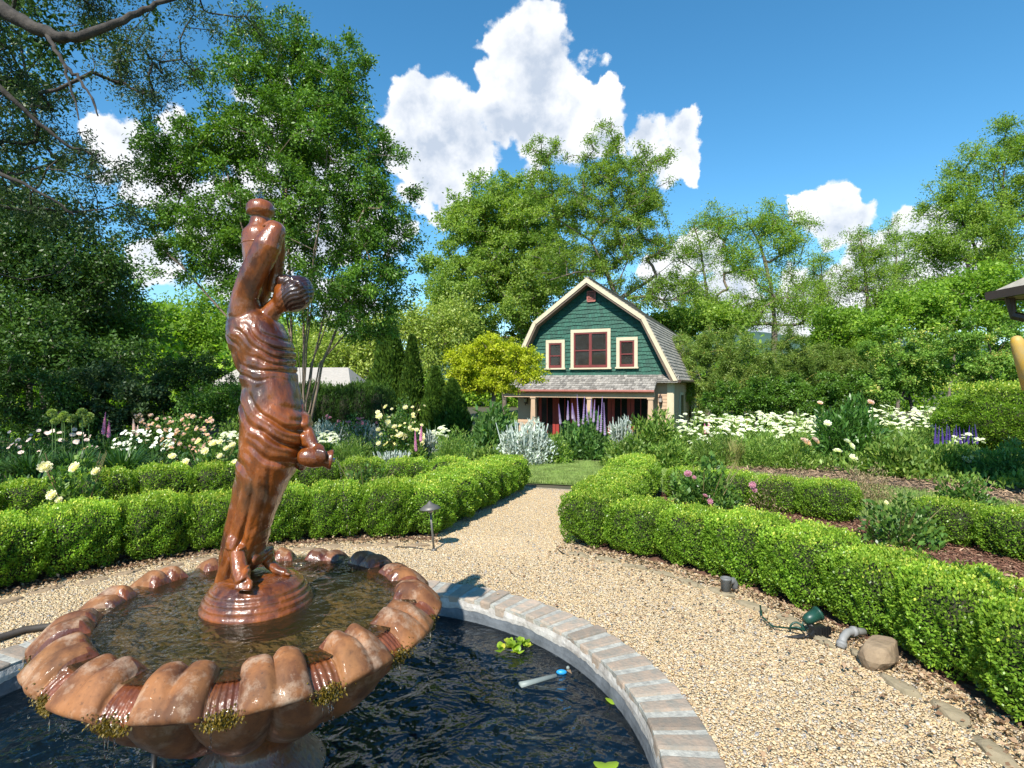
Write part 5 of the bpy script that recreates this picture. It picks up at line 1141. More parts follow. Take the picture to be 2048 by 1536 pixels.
def place_bloom(parent, name, meshes, mat_, pos, r, face=(0, -.6, 1), tilt=.5):
    me = rb2.choice(meshes); key = (me.name, mat_.name)
    if key not in GN: c = me.copy(); c.materials.clear(); c.materials.append(mat_); GN[key] = c
    o = bpy.data.objects.new(name, GN[key]); sc.collection.objects.link(o); o.parent = parent
    v = Vector(face) + Vector((rb2.gauss(0, tilt), rb2.gauss(0, tilt), 0)); o.rotation_euler = v.to_track_quat('Z', 'Y').to_euler(); o.location = pos; o.scale = (r, r, r); return o
def plant(name, label, cat, px, Y, h, wpx, fol, lm, group=None, dep=.7):
    """px: column of the plant in the photograph, Y distance, h height, wpx half width"""
    x = (px - 1024) / F * Y; o = empty(name, (x, Y, zg(x, Y)), label=label, cat=cat, group=group)
    rx = wpx * Y / F; n, L, asp = fol; me = fol_mesh('f', rx, rx * dep, h, n, L, asp, rb2.randrange(9999)); mobj('foliage', me, lm, o)
    mb = MB()
    for i in range(5): a = rb2.uniform(0, 6.3); mb.tube([(0, 0, -.02), (math.cos(a) * rx * .3, math.sin(a) * rx * .2, h * .45), (math.cos(a) * rx * .6, math.sin(a) * rx * .4, h * .85)], [.007, .005, .002], 5)
    mb.build('stem', M_stem, o); return o, rx
def topy(py, Y, x=0): return CZ + (768 - py) * Y / F - zg(x, Y)     # height above ground of an image row
def on_mound(o, px, py, Y, dy=0): c = W(px, py, Y + dy); return c - o.location
# -- rose bushes with individually placed blooms
def rose(label, px, Y, top, wpx, n, blooms, mat_, br, nrand=0, region=None, group='rose bushes', lm=None, L=.05, jit=True):
    h = topy(top, Y); o, rx = plant('rose_bush', label, 'rose bush', px, Y, h, wpx, (n, L, .6), lm or L_rose, group)
    mb = MB()
    for i in range(9): a = rb2.uniform(0, 6.3); mb.tube([(0, 0, -.02), (math.cos(a) * rx * .5, math.sin(a) * rx * .3, h * .5), (math.cos(a) * rx * .95, math.sin(a) * rx * .6, h * rb2.uniform(.85, 1.08))], [.008, .005, .002], 5)
    mb.build('cane', M_cane, o)
    for (bx, by, rp) in blooms: place_bloom(o, 'bloom', B_rose, mat_, on_mound(o, bx, by, Y - rx * .6), rp * .82 * Y / F, (0, -.9, .7), .25)
    for i in range(nrand):
        x0, x1, y0, y1 = region; bx, by = rb2.uniform(x0, x1), rb2.uniform(y0, y1); place_bloom(o, 'bloom', B_rose, mat_, on_mound(o, bx, by, Y - rx * rb2.uniform(.2, .7)), br * .75 * rb2.uniform(.6, 1.25) * Y / F, (0, -.7, .8), .5)
    return o
rose('leafy rose bush with four big cream blooms above the left hedge', 150, 4.75, 912, 62, 900, [(90, 935, 15), (150, 935, 13), (192, 943, 10), (104, 990, 12), (118, 1000, 8)], P_cream, 9, L=.055)
rose('cream rose bush right against the left side of the statue', 425, 6.3, 885, 48, 1500, [(397, 884, 9), (427, 887, 10), (440, 884, 7), (410, 902, 9), (453, 897, 7), (418, 937, 10), (371, 925, 10), (344, 913, 9), (440, 912, 7), (396, 962, 6), (470, 925, 8), (465, 890, 8)], P_cream, 7, L=.045)
rose('big pink and white flowered rose shrub left of the statue waist', 345, 9.6, 826, 80, 3500, [], P_pink, 5, 95, (270, 430, 828, 905), L=.05)
rose('tall rose shrub covered in cream blooms before the dark conifers', 797, 9.3, 812, 48, 3800, [(800, 870, 8), (776, 844, 7), (845, 878, 7), (758, 832, 8)], P_cream, 6, 46, (750, 850, 812, 892), L=.045)
rose('low rose with one peach bloom inside the left bed, beside the water jet', 735, 5.6, 930, 60, 600, [(745, 965, 8)], P_pink, 5, L=.045)
rose('rose bush with mauve pink blooms at the front of the right bed', 1405, 5.0, 932, 78, 2600, [(1376, 948, 9), (1420, 1003, 7), (1410, 992, 6), (1505, 970, 8), (1508, 980, 7), (1388, 955, 5)], P_mauve, 6, L=.05)
rose('open caned rose bush without blooms at the back of the red mulch', 1800, 4.35, 1000, 85, 900, [(1772, 1005, 5)], P_cream, 5, L=.05)
rose('small rose bush behind the patchy hedge, far right', 1930, 5.2, 960, 60, 1500, [], P_cream, 5, L=.05)
rose('cream budded rose in the far border at the right edge', 1930, 7.7, 905, 40, 900, [(1930, 918, 7), (1942, 915, 6), (1936, 922, 6)], P_cream, 6, L=.05)
rose('dark leaved rose with small pink flowers left of the tall cream rose', 700, 10.5, 832, 55, 2000, [], P_mauve, 4, 26, (650, 760, 832, 856), L=.045)
# -- left border
def spikes(label, name, cat, px, Y, list_, mat_, w_, lm, n, L, group=None, wpx=30, top=None, pale=None):
    h = topy(top, Y); o, rx = plant(name, label, cat, px, Y, h, wpx, (n, L, .35), lm, group)
    for (sx_, st_, sb_) in list_:
        dz = (sb_ - st_) * Y / F; p0 = on_mound(o, sx_ + rb2.uniform(-2, 2), sb_, Y - rx * rb2.uniform(0, .5)); mb = MB(); m_ = 16
        lean = rb2.uniform(-.12, .12) * dz; mb.tube([(0, 0, -.02), (lean, 0, dz)], [w_ * .8, w_ * .15], 6)
        for k in range(m_):
            t = k / m_; r = w_ * (1 - t) ** .55
            for j in range(6):
                a = j * PI / 3 + k * .5; mb.ball(Vector((r * .75 * math.cos(a) + lean * t, r * .75 * math.sin(a), dz * t)), (r * .45, r * .45, r * .42), 5, 4, max(0, min(1, 1 - t * 1.35 + rb2.random() * .3)))
        s_ = mb.build('flower_spike', mat_, o); s_.location = p0
        mb = MB(); mb.tube([(0, 0, -.4), (0, 0, 0)], .006, 5); q = mb.build('spike_stem', M_stem, o); q.location = p0
    return o
spikes('tall purple lupines with pale lower florets in front of the house doors', 'lupine', 'lupine', 1168, 9.6, [(1119, 808, 846), (1137, 802, 838), (1145, 806, 836), (1157, 790, 850), (1166, 793, 846), (1183, 794, 838), (1189, 800, 842), (1201, 793, 862), (1210, 806, 868), (1176, 808, 846), (1150, 812, 850), (1196, 812, 858)], P_purple, .021, L_lup, 4200, .10, wpx=52, top=836)
spikes('deep purple salvia beside the clipped round bush at right', 'salvia', 'salvia', 1900, 8.4, [(1870 + i * 7.5, 848 + (i * 37 % 11), 885) for i in range(12)], P_violet, .017, L_lance, 1800, .06, wpx=50, top=880)
spikes('two purple flower spikes behind the dark grassy clump', 'foxglove', 'foxglove', 215, 8.9, [(206, 824, 866), (219, 840, 872)], P_foxp, .026, L_dark, 700, .08, 'foxgloves', 22, 880)
spikes('pale pink foxglove at the edge of the white flowers, far left', 'foxglove', 'foxglove', 270, 9.1, [(269, 838, 864), (275, 850, 870)], P_pink, .026, L_dark, 600, .08, 'foxgloves', 20, 874)
spikes('bright pink foxglove right of the tall cream rose', 'foxglove', 'foxglove', 833, 8.9, [(832, 860, 900), (842, 850, 880)], P_foxp, .024, L_per, 700, .07, 'foxgloves', 20, 885)
spikes('pale pink foxglove at the left edge of the round clipped bush', 'foxglove', 'foxglove', 1934, 11.0, [(1934, 782, 812)], P_pink, .03, L_per, 700, .08, 'foxgloves', 20, 830)
spikes('pink speckled foxglove among the white flowers next to the house', 'foxglove', 'foxglove', 1413, 10.4, [(1415, 838, 866), (1408, 846, 866)], P_foxp, .026, L_per, 700, .07, 'foxgloves', 18, 850)
# alliums
for i, (ax_, ay_, rr_) in enumerate([(104, 826, 9), (124, 834, 9), (143, 837, 10), (164, 826, 10), (177, 835, 11), (166, 849, 7), (110, 842, 8), (128, 829, 8)]):
    Yq = 8.6 + (i % 3) * .3; c = W(ax_, ay_, Yq); o = empty('allium', (c.x, c.y, zg(c.x, c.y)), label='%s globe of the green allium heads at far left, counted from the left' % ['leftmost', 'fourth', 'fifth', 'sixth', 'eighth', 'lowest', 'second', 'third'][i], cat='allium', group='green allium seed heads')
    h = c.z - o.location.z; mb = MB(); mb.tube([(0, 0, 0), (.01, 0, h * .5), (0, 0, h)], .007, 6); mb.build('stem', M_stem, o)
    rg = np.random.default_rng(i); d = unit(rg.normal(size=(260, 3))); R_ = rr_ * 8.8 / F; mobj('flower_head', leaves_mesh('flower_head', d * R_ * .55 + [0, 0, h], d, R_ * .5, .5, rg=rg), P_lime, o)
def blades(name, label, cat, px, Y, n, h, rad, wid, mat_, group=None, lean=.5):
    x = (px - 1024) / F * Y; o = mobj(name, blade_mesh(n, h, rad, wid, rb2.randrange(999), lean), mat_); o.location = (x, Y, zg(x, Y)); return tag(o, label, cat, group)
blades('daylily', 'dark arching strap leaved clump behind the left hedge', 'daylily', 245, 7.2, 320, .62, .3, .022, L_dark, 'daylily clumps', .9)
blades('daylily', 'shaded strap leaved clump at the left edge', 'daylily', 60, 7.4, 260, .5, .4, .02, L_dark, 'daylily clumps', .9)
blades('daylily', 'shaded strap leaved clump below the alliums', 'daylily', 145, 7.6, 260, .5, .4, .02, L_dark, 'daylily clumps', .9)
blades('iris', 'fan of upright iris blades right of the pink foxglove', 'iris', 868, 10.2, 26, .62, .2, .03, L_lup, None, .25)
blades('ornamental_grass', 'thin tawny grass clump below the white flowers', 'grass clump', 1465, 8.6, 240, .5, .25, .012, leaf_mat('tawny_blade', (.25, .28, .08), (.42, .38, .16), .3, .6, .2), None, .35)
# silver plants
for (px, Y, top, wpx, n, lb) in [(1052, 8.9, 852, 62, 4200, 'large silver grey lambs ear clump at the end of the lawn'), (640, 10.4, 850, 60, 3200, 'silver clump just right of the statue'), (722, 10.6, 852, 50, 2600, 'silver clump left of the tall cream rose'), (545, 10.4, 850, 40, 1800, 'silver clump hidden behind the statue waist'), (1242, 10.4, 842, 30, 1400, 'silver clump between lupines and the leafy peony'), (855, 9.6, 868, 26, 900, 'small silver clump below the iris blades'), (783, 8.4, 905, 40, 500, 'flat pale grey rosette at the foot of the cream rose')]:
    o, rx = plant('silver_plant', lb, 'silver plant', px, Y, topy(top, Y), wpx, (n, .085, .3), L_silver, 'silver leaved plants', .6)
    mb = MB()
    for i in range(int(wpx * .5)): a = rb2.uniform(0, 6.3); q = rb2.random() ** .5; hh = topy(top, Y); mb.tube([(q * rx * math.cos(a) * .8, q * rx * .5 * math.sin(a), hh * .5), (q * rx * math.cos(a), q * rx * .6 * math.sin(a), hh * rb2.uniform(.95, 1.15))], [.014, .006], 5)
    mb.build('flower_stalk', L_silver, o)
# white flat headed flowers
def umbels(label, px, Y, top, bot, wpx, nh, rp, n, mat_=None, group='white flat headed flower clumps', lm=None):
    o, rx = plant('yarrow', label, 'white flower', px, Y, topy(top + 14, Y), wpx, (n, .07, .22), lm or L_per, group, .9)
    for i in range(nh):
        bx, v = rb2.uniform(-1, 1), rb2.random(); py = top + (bot - top) * v + 10 * bx * bx; Yd = Y + rx * .7 - v * rx * 1.6
        place_bloom(o, 'flower_head', B_umbel, mat_ or P_white, on_mound(o, px + bx * wpx, py, Yd), rp * rb2.uniform(.7, 1.3) * Y / F, (0, -.2, 1), .28)
for (px, Y, top, bot, wpx, nh, lb) in [(1385, 10.3, 822, 870, 34, 60, 'white flower clump nearest the house corner'), (1450, 10.2, 826, 868, 40, 95, 'dense white flower clump, second from the house'), (1520, 10.1, 822, 862, 42, 98, 'dense white flower clump, third from the house'), (1590, 10.0, 824, 868, 40, 92, 'dense white flower clump, fourth, left of the tall peony'), (1640, 9.8, 830, 862, 24, 36, 'white flower clump touching the tall peony'),
        (1770, 9.9, 812, 852, 38, 80, 'white flower clump just right of the tall peony'), (1845, 9.9, 812, 856, 42, 86, 'white flower clump left of the round clipped bush'), (1935, 7.9, 868, 892, 34, 15, 'loose white flowers in front of the purple salvia'),
        (650, 9.6, 862, 884, 28, 60, 'white flower clump right of the statue hip'), (1400, 9.5, 868, 880, 22, 14, 'few white heads below the main white mass'), (465, 9.6, 862, 882, 26, 50, 'white flower clump left of the statue hip'), (880, 9.9, 850, 872, 18, 22, 'small white flower clump before the iris')]:
    umbels(lb, px, Y, top, bot, wpx, nh, 4.3, 1500 if nh > 30 else 500)
# daisies at the left
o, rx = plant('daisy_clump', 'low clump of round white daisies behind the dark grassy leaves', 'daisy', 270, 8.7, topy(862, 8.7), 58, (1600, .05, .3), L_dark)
for i in range(80): place_bloom(o, 'bloom', B_daisy, P_white, on_mound(o, rb2.uniform(225, 345), rb2.uniform(858, 900), 8.7 - rx * rb2.uniform(.1, .8)), 3.8 * rb2.uniform(.6, 1.1) * 8.7 / F, (0, -.8, .9), .4)
o, rx = plant('campion', 'sparse pale pink flowers in the shade at far left', 'pink flower', 90, 9.2, topy(866, 9.2), 110, (2200, .05, .3), L_dark)
for i in range(32): place_bloom(o, 'bloom', B_daisy, P_pink, on_mound(o, rb2.uniform(15, 200), rb2.uniform(858, 905), 9.2 - rx * rb2.uniform(.1, .5)), 5 * rb2.uniform(.6, 1.1) * 9 / F, (0, -.8, .9), .4)
# leafy perennials
LEAFY = [('peony', 'tall dark glossy peony clump among the white flowers', 'peony', 1695, 9.0, 806, 72, 4200, .13, .26, L_lance), ('peony', 'leafy peony left of the white flowers, before the house corner', 'peony', 1310, 9.7, 828, 52, 2600, .11, .3, L_per),
 ('peony', 'low spreading leafy clump at the right border front', 'peony', 1790, 7.7, 880, 60, 1500, .10, .4, L_per), ('milkweed', 'tall broad leaved plant below the golden maple', 'leafy plant', 985, 9.9, 818, 48, 1800, .15, .32, L_lup),
 ('lavender', 'fine leaved green mound right of the foxglove', 'green mound', 905, 8.6, 862, 44, 5200, .045, .25, L_per), ('lavender', 'fine leaved green mound beside the statue hand', 'green mound', 700, 8.6, 876, 44, 3600, .06, .16, L_per),
 ('border_plant', 'green filler clump between lambs ear and lupines', 'leafy plant', 1110, 8.9, 880, 34, 1400, .07, .4, L_per), ('border_plant', 'green leafy clump right of the lupines', 'leafy plant', 1250, 8.6, 876, 46, 2200, .07, .4, L_per), ('border_plant', 'leafy clump at the foot of the house corner peony', 'leafy plant', 1340, 8.4, 882, 46, 2000, .07, .4, L_per),
 ('border_plant', 'fine green clump under the first white flowers', 'leafy plant', 1420, 8.6, 868, 46, 2600, .07, .2, L_per), ('border_plant', 'fine green clump under the second white flowers', 'leafy plant', 1520, 8.6, 866, 56, 3200, .07, .2, L_per), ('border_plant', 'fine green clump left of the big pink peony bloom', 'leafy plant', 1590, 8.4, 870, 46, 2600, .07, .22, L_per),
 ('border_plant', 'feathery green clump right of the tall peony', 'leafy plant', 1800, 8.6, 862, 60, 4200, .08, .16, L_per), ('border_plant', 'green clump below the round clipped bush', 'leafy plant', 1890, 7.7, 892, 60, 2600, .08, .3, L_per), ('border_plant', 'lance leaved clump in the lower right corner of the border', 'leafy plant', 2010, 7.3, 892, 60, 2600, .09, .25, L_lup),
 ('border_plant', 'green mound with a yellow flower right of the statue', 'leafy plant', 610, 8.7, 880, 40, 1800, .06, .3, L_per), ('border_plant', 'green clump behind the left far hedge, beside the statue', 'leafy plant', 440, 8.6, 886, 44, 1800, .07, .3, L_per), ('border_plant', 'bright green clump beside the pink rose shrub', 'leafy plant', 462, 10.6, 838, 30, 1500, .06, .35, L_per),
 ('border_plant', 'low green clump left of the lawn end', 'leafy plant', 975, 8.5, 892, 36, 1200, .07, .35, L_per)]
for (nm, lb, ct, px, Y, top, wpx, n, L, asp, lm) in LEAFY: plant(nm, lb, ct, px, Y, topy(top, Y), wpx, (n, L, asp), lm, 'leafy border plants' if nm == 'border_plant' else None, .8)
# peony blooms (their own nodding flowers in front of the tall clump)
pe = [q for q in bpy.data.objects if q.name.startswith('peony') and q.get('label', '').startswith('tall dark')][0]
for (bx, by, rp, mt) in [(1610, 885, 15, P_pink), (1630, 882, 12, P_pink), (1694, 884, 10, P_white), (1702, 892, 10, P_white), (1675, 903, 11, P_white), (1706, 916, 10, P_white), (1722, 927, 8, P_white), (1655, 847, 9, P_white), (1640, 806, 7, P_pink), (1741, 805, 9, P_pink)]:
    place_bloom(pe, 'bloom', B_rose, mt, on_mound(pe, bx, by, 8.2 if by > 840 else 9.0), rp * .8 * 8.3 / F, (0, -.8, .8), .3)
# clipped round bush at the right
Yb = 9.2; xb = (2010 - 1024) / F * Yb; o = empty('round_bush', (xb, Yb, zg(xb, Yb)), label='large clipped dome shaped green bush at the right end of the border', cat='clipped bush')
me, dm = box_bush_mesh(.88, .88, 1.22, 42000, .034, 71, ex=2.2); mobj('foliage', me, M_box, o); mobj('twig_core', core_mesh(.88, .88, 1.22, 2.2, .84), M_core, o)
# ground cover of the border
def cover(name, n, r0, r1, a0, a1, mat_, L, seed, hz_=.22):
    rg = np.random.default_rng(seed); r = np.sqrt(rg.uniform(r0 ** 2, r1 ** 2, n)); a = np.radians(rg.uniform(a0, a1, n)); x = PC.x + r * np.cos(a); y = PC.y + r * np.sin(a)
    hh = hz_ * (.35 + .65 * (.5 + .5 * np.sin(x * 2.3 + y * 1.7)) * (.5 + .5 * np.sin(x * 1.1 - y * 2.9))); P = np.stack([x, y, np.array([zg(i, j) for i, j in zip(x, y)]) + rg.random(n) * hh], 1)
    return tag(mobj(name, leaves_mesh(name, P, rg.normal(size=(n, 3)) * .5 + [0, 0, .8], rg.uniform(.5, 1.2, n) * L, .4, rg=rg), mat_), kind='stuff')
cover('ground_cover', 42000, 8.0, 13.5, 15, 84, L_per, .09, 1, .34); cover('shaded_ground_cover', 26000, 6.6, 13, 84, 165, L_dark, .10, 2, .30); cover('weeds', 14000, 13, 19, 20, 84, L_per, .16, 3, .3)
cover('meadow', 30000, 16, 40, 25, 92, L_per, .3, 4, .35)
# thin brown dead growth in the patchy far hedge
for i, (px, py) in enumerate([(1590, 985), (1700, 985), (1745, 975), (2030, 1075), (1540, 1000)]):
    Yq = 1424 / (py + 25 - 768); x = (px - 1024) / F * Yq; o = mobj('dead_boxwood_bush', fol_mesh('d', .22, .2, .36, 1500, .03, .3, 500 + i, .6), M_deadbox); o.location = (x, Yq, GZ)
    tag(o, ['bare tan twigs between the first bushes of the patchy hedge', 'dead tan boxwood beside the fourth bush of the patchy hedge', 'dead tan boxwood behind the caned rose', 'brown bare twigs at the right edge by the mulch', 'brown patch left of the tan twigs in the patchy hedge'][i], 'dead bush', 'dead patches of the right far hedge')
# ================================================================ small things around the path
def G(px, py, z=GZ):            # ground point seen at a pixel
    Y = (CZ - z) * F / (py - 768); return Vector(((px - 1024) / F * Y, Y, z))
M_pewter = simple('pewter_metal', (.17, .16, .14), (.12, .11, .10), 12, .5, metal=.4)
for (bx, by, hh, tilt, lb) in [(868, 1102, .365, -.05, 'small mushroom shaped path lamp at the path corner of the left hedge'), (-16, 1185, .25, 0, 'small path lamp whose pointed hat shows at the left edge')]:
    p = G(bx, by); o = empty('path_lamp', p, label=lb, cat='path lamp', group='path lamps'); T_ = Matrix.Rotation(tilt * 1.8, 4, 'Y')
    mb = MB(); mb.tube([T_ @ Vector((0, 0, -.03)), T_ @ Vector((0, 0, hh - .06))], .0085, 10); mb.lathe([(.02, 0), (.022, .01), (.01, .02)], n=12); mb.lathe([(.016, hh - .075), (.017, hh - .05)], n=12, M=T_); mb.build('post', M_pewter, o, True)
    mb = MB(); mb.lathe([(.079, hh - .045), (.081, hh - .042), (.05, hh - .022), (.022, hh - .006), (.012, hh + .008), (.001, hh + .016)], n=32, M=T_); mb.lathe([(.026, hh - .06), (.030, hh - .03)], n=16, M=T_)
    q = mb.build('hat', M_pewter, o, True); mb = MB(); mb.lathe([(.018, hh - .07), (.020, hh - .03)], n=16, M=T_); mb.build('lens', bpy.data.materials['frosted_glass'], o, True)
# upright grey pipe with a side elbow
p = G(1452, 1188); o = empty('drain_pipe', p, label='short upright grey plastic pipe at the foot of the right hedge', cat='pipe', group='grey pipes')
M_pvc = simple('grey_plastic', (.16, .165, .165), (.12, .125, .125), 6, .5)
mb = MB(); mb.lathe([(.030, -.02), (.030, .085), (.033, .087), (.033, .098), (.027, .10), (.026, .05), (.001, .05)], n=20); mb.build('pipe', M_pvc, o, True); mb = MB(); mb.tube([(.01, .01, .07), (.05, .02, .075), (.065, .03, .05), (.07, .035, .0)], .02, 12); mb.build('elbow', M_pvc, o, True)
p = G(1690, 1290); o = empty('pipe_elbow', p, label='weathered grey pipe elbow lying between green spotlight and rock', cat='pipe', group='grey pipes')
mb = MB(); mb.tube([(-.05, -.05, .01), (-.02, -.02, .045), (.01, .0, .06), (.05, .02, .058), (.11, .03, .05)], .018, 14); mb.tube([(.045, .018, .058), (.065, .022, .056)], .024, 14); mb.tube([(-.045, -.045, .015), (-.035, -.035, .028)], .024, 14); mb.build('pipe', simple('faded_grey_plastic', (.27, .27, .26), (.2, .2, .2)), o, True)
# green spotlight on a black stake
p = G(1620, 1270); o = empty('garden_spotlight', p, .3, label='green garden spotlight fallen over on its black stake, beside the gravel', cat='spotlight')
M_gp = simple('green_plastic', (.012, .06, .042), (.01, .045, .03), 6, .4); M_bp = simple('black_plastic', (.018, .018, .018), (.012, .012, .012), 6, .45)
mb = MB(); A = Vector((-.035, 0, .075)); B = Vector((.035, -.01, .105)); mb.tube([A, A + (B - A) * .3, B], [.018, .027, .032], 18); hd = mb.build('head', M_gp, o, True); mb = MB(); mb.tube([B, B + (B - A).normalized() * .012], [.036, .036], 20); mb.build('bezel', M_gp, hd, True)
mb = MB(); mb.tube([B + (B - A).normalized() * .0125, B + (B - A).normalized() * .014], .031, 20); mb.build('lens', simple('teal_lens', (.10, .30, .25), rough=.2), hd)
mb = MB(); mb.tube([(-.01, 0, .06), (.0, -.03, .035), (-.05, -.05, .02)], .012, 10); mb.box((.02, -.03, .03), (.07, .05, .05)); 
for i in range(5): mb.box((.0 + i * .015, -.06, .035), (.004, .02, .05))
mb.tube([(-.02, -.04, .02), (-.10, -.02, .012), (-.14, .01, .006)], [.016, .010, .002], 8); mb.build('stake', M_bp, o)
mb = MB(); pts = [Vector((-.02, .02, .07))] + [Vector((-.06 + .03 * math.cos(t), .02 + .035 * math.sin(t), .04 + .01 * math.sin(t * 2))) for t in np.linspace(0, 11, 26)] + [Vector((-.14, .10, .02)), Vector((-.12, .2, .03)), Vector((-.06, .28, .05))]; mb.tube(pts, .005, 6); mb.build('cable', M_gp, o, True)
# loose black cables
for (pp, lb) in [([(1390, 1172), (1398, 1168), (1412, 1166), (1435, 1170), (1450, 1172)], 'thin black cable looping to the upright grey pipe'), ([(1115, 1100), (1122, 1108), (1135, 1112), (1150, 1108)], 'thin black cable at the path corner of the right hedge'), ([(790, 1096), (820, 1098), (850, 1099), (866, 1102)], 'thin black cable running to the path lamp')]:
    mb = MB(); q0 = G(*pp[0]); mb.tube([G(*q) - q0 + Vector((0, 0, .008 + .008 * math.sin(i * 2))) for i, q in enumerate(pp)], .004, 6); o = mb.build('cable', M_bp, None, True); o.location = q0; tag(o, lb, 'cable', 'thin black cables')
# rock
def rock(name, c, dims, seed, mat_, label, cat, group=None, rz=0, cuts=9):
    rq = random.Random(seed); bm = bmesh.new(); bmesh.ops.create_icosphere(bm, subdivisions=3, radius=1)
    pl = [(Vector((rq.gauss(0, 1), rq.gauss(0, 1), rq.gauss(0, .8))).normalized(), rq.uniform(.58, .8)) for _ in range(cuts)] + [(Vector((0, 0, 1)), .62), (Vector((0, 0, -1)), .6)]
    for v in bm.verts:
        for n_, d_ in pl:
            k = v.co.dot(n_)
            if k > d_: v.co -= n_ * (k - d_)
        v.co += Vector((rq.gauss(0, .012), rq.gauss(0, .012), rq.gauss(0, .012))); v.co = Vector((v.co.x * dims[0], v.co.y * dims[1], v.co.z * dims[2]))
    me = bpy.data.meshes.new(name); bm.to_mesh(me); bm.free(); o = mobj(name, me, mat_, None, False); o.location = Vector(c) + Vector((0, 0, dims[2] * .5)); o.rotation_euler = (0, 0, rz); return tag(o, label, cat, group)
M_rock = simple('tan_sandstone', (.31, .225, .14), (.18, .125, .08), 9, .9, .012, 30); M_mossy = simple('mossy_edging_stone', (.32, .26, .17), (.17, .14, .08), 7, .95, .012, 30)
rock('rock', G(1762, 1330), (.115, .085, .095), 4, M_rock, 'angular tan rock sitting on the gravel edge at right', 'rock', rz=.5, cuts=6)
k = 0
for i in range(15):
    a = 57 - i * 4.9; q = pol(2.56 + .02 * math.sin(i * 3), a)
    rock('edging_stone', (q.x, q.y, GZ - .015), (.105, .04, .032), 30 + i, M_mossy, '%s flat mossy edging stone of the right gravel edge, counted from the path' % ORD[i], 'edging stone', 'edging stones along the right hedge', R(a + 90 + rb.uniform(-8, 8)), 5)
for i in range(14):
    a = 86 + i * 5.2; q = pol(2.40 + .02 * math.sin(i * 3), a)
    rock('edging_stone', (q.x, q.y, GZ - .02), (.10, .038, .032), 60 + i, M_rock, '%s flat tan edging stone of the left gravel edge, counted from the path' % ORD[i], 'edging stone', 'edging stones along the left hedge', R(a + 90 + rb.uniform(-8, 8)), 5)
# black hose along the coping at the left
mb = MB(); q0 = G(0, 1284); mb.tube([G(-200, 1345) - q0, G(-60, 1303) - q0 + Vector((0, 0, .02)), Vector((0, 0, .022)), G(50, 1268) - q0 + Vector((0, 0, .022)), G(100, 1261) - q0 + Vector((0, 0, .02)), G(180, 1245) - q0 + Vector((0, 0, .02))], .018, 12)
o = mb.build('pipe', simple('dull_black_pipe', (.07, .055, .045), (.05, .04, .03)), None, True); o.location = q0; tag(o, 'thick dark pipe lying beside the coping at the left edge', 'pipe')
mb = MB(); mb.tube([(-.30, -.10, .02), (-.27, -.16, -.05), (-.25, -.20, -.14), (-.25, -.22, -.3)], .009, 8); o = mb.build('hose', M_bp, None, True); o.location = PC; tag(o, 'thin hose going down under the fountain bowl', 'hose')
# floating plants and the half sunk tube
def Wt(px, py): return G(px, py, WZ)
M_let = leaf_mat('water_lettuce_leaf', (.16, .28, .02), (.32, .46, .04), .35, .35, .4, (.52, .50, .05))
def lettuce(o, c, r, n, seed):
    rq = random.Random(seed); mb = MB()
    for i in range(n):
        a = i * 2.4 + rq.uniform(-.3, .3); f = .35 + .65 * (i / n); el = R(65 - 50 * i / n + rq.uniform(-10, 10)); d = Vector((math.cos(a) * math.cos(el), math.sin(a) * math.cos(el), math.sin(el))); s = Vector((-math.sin(a), math.cos(a), 0)); u_ = s.cross(d); L = r * f * rq.uniform(.8, 1.1); t = rq.random()
        ring = [d * L * .12] + [d * L * (.55 + .45 * math.cos(q)) + s * L * .42 * math.sin(q) + u_ * L * .10 * abs(math.sin(q)) for q in np.linspace(-2.4, 2.4, 9)]; cen = d * L * .55 - u_ * L * .03
        vs = [c + v for v in ring] + [c + cen]; k = len(ring); mb.add(vs, [(j, (j + 1) % k, k) for j in range(k)], t)
    return mb
c0 = Wt(1022, 1300); o = empty('water_lettuce', c0, label='bright green floating water lettuce near the coping', cat='water plant')
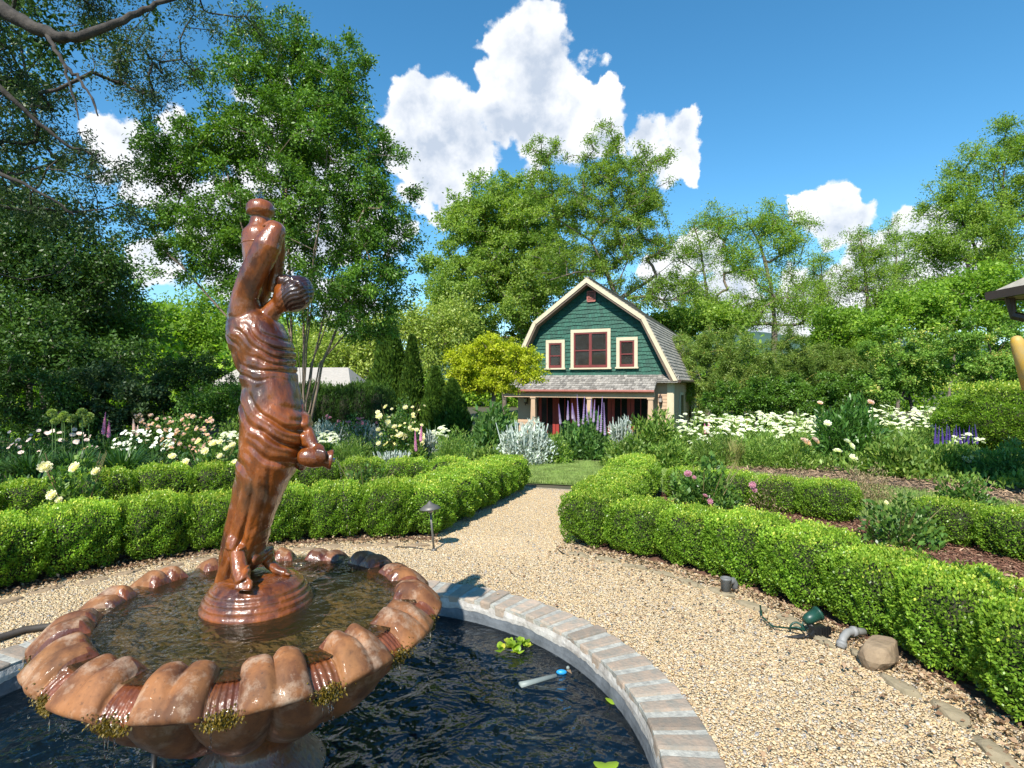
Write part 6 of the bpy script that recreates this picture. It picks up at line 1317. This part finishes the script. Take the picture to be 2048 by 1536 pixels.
for i, (dx, dy, r, n) in enumerate([(0, 0, .07, 9), (.05, .05, .065, 9), (-.05, -.02, .055, 8), (.03, -.05, .06, 8), (.085, .015, .045, 7), (-.01, .06, .05, 7)]): lettuce(o, Vector((dx, dy, .012)), r, n, i).build('rosette', M_let, o, True)
for i, (px, py, r, lb) in enumerate([(1230, 1403, .035, 'small single green leaf floating against the coping wall'), (1212, 1533, .038, 'floating green leaf at the bottom edge')]):
    c = Wt(px, py); mb = MB(); vs = [Vector((0, 0, .004))] + [Vector((r * math.cos(a) * 1.2, r * .7 * math.sin(a), .006 + .008 * math.cos(a * 2))) for a in np.linspace(0, 2 * PI, 13)[:-1]]; mb.add(vs, [(0, j, j % 12 + 1) for j in range(1, 13)]); o = mb.build('floating_leaf', M_let, None, True); o.location = c; tag(o, lb, 'leaf', 'single floating leaves')
c = Wt(1075, 1358); o = empty('pool_tube', c, label='pale plastic tube with a blue cap floating in the pool', cat='tube'); mb = MB(); a_, b_ = Wt(1040, 1372) - c, Wt(1112, 1352) - c
mb.tube([a_, a_ + (b_ - a_) * .3, b_], [.017, .014, .011], 12); mb.build('tube', simple('pale_plastic', (.24, .28, .26), rough=.5), o, True); mb = MB(); e_ = Wt(1132, 1342) - c; mb.ball(b_ + (e_ - b_) * .55 + Vector((0, 0, .005)), (.026, .014, .012), 10, 7); mb.build('cap', simple('blue_plastic', (.02, .28, .62), rough=.4), o, True); mb = MB(); mb.ball(e_ + Vector((.01, .01, .01)), .009, 8, 6); mb.build('tip', bpy.data.materials['pale_plastic'], o, True)
# leaning tool with a yellow wooden grip at the right edge
Yt = 2.0; T0 = W(2032, 674, Yt); T1 = W(2064, 800, Yt); dT = (T1 - T0).normalized(); foot = T0 + dT * ((T0.z - GZ) / -dT.z); o = empty('garden_tool', foot, label='leaning tool with a worn yellow grip at the right edge', cat='tool')
L0 = T0 - foot; mb = MB(); g_ = lambda s: L0 + dT * s; mb.tube([g_(-.004), g_(.0), g_(.012), g_(.03), g_(.19)], [.006, .013, .019, .021, .021], 18); mb.build('grip', simple('worn_yellow_paint', (.55, .32, .035), (.40, .30, .14), 30, .6), o, True)
mb = MB(); mb.tube([g_(.188), Vector((0, 0, 0))], .016, 14); mb.build('shaft', M_bp, o, True)
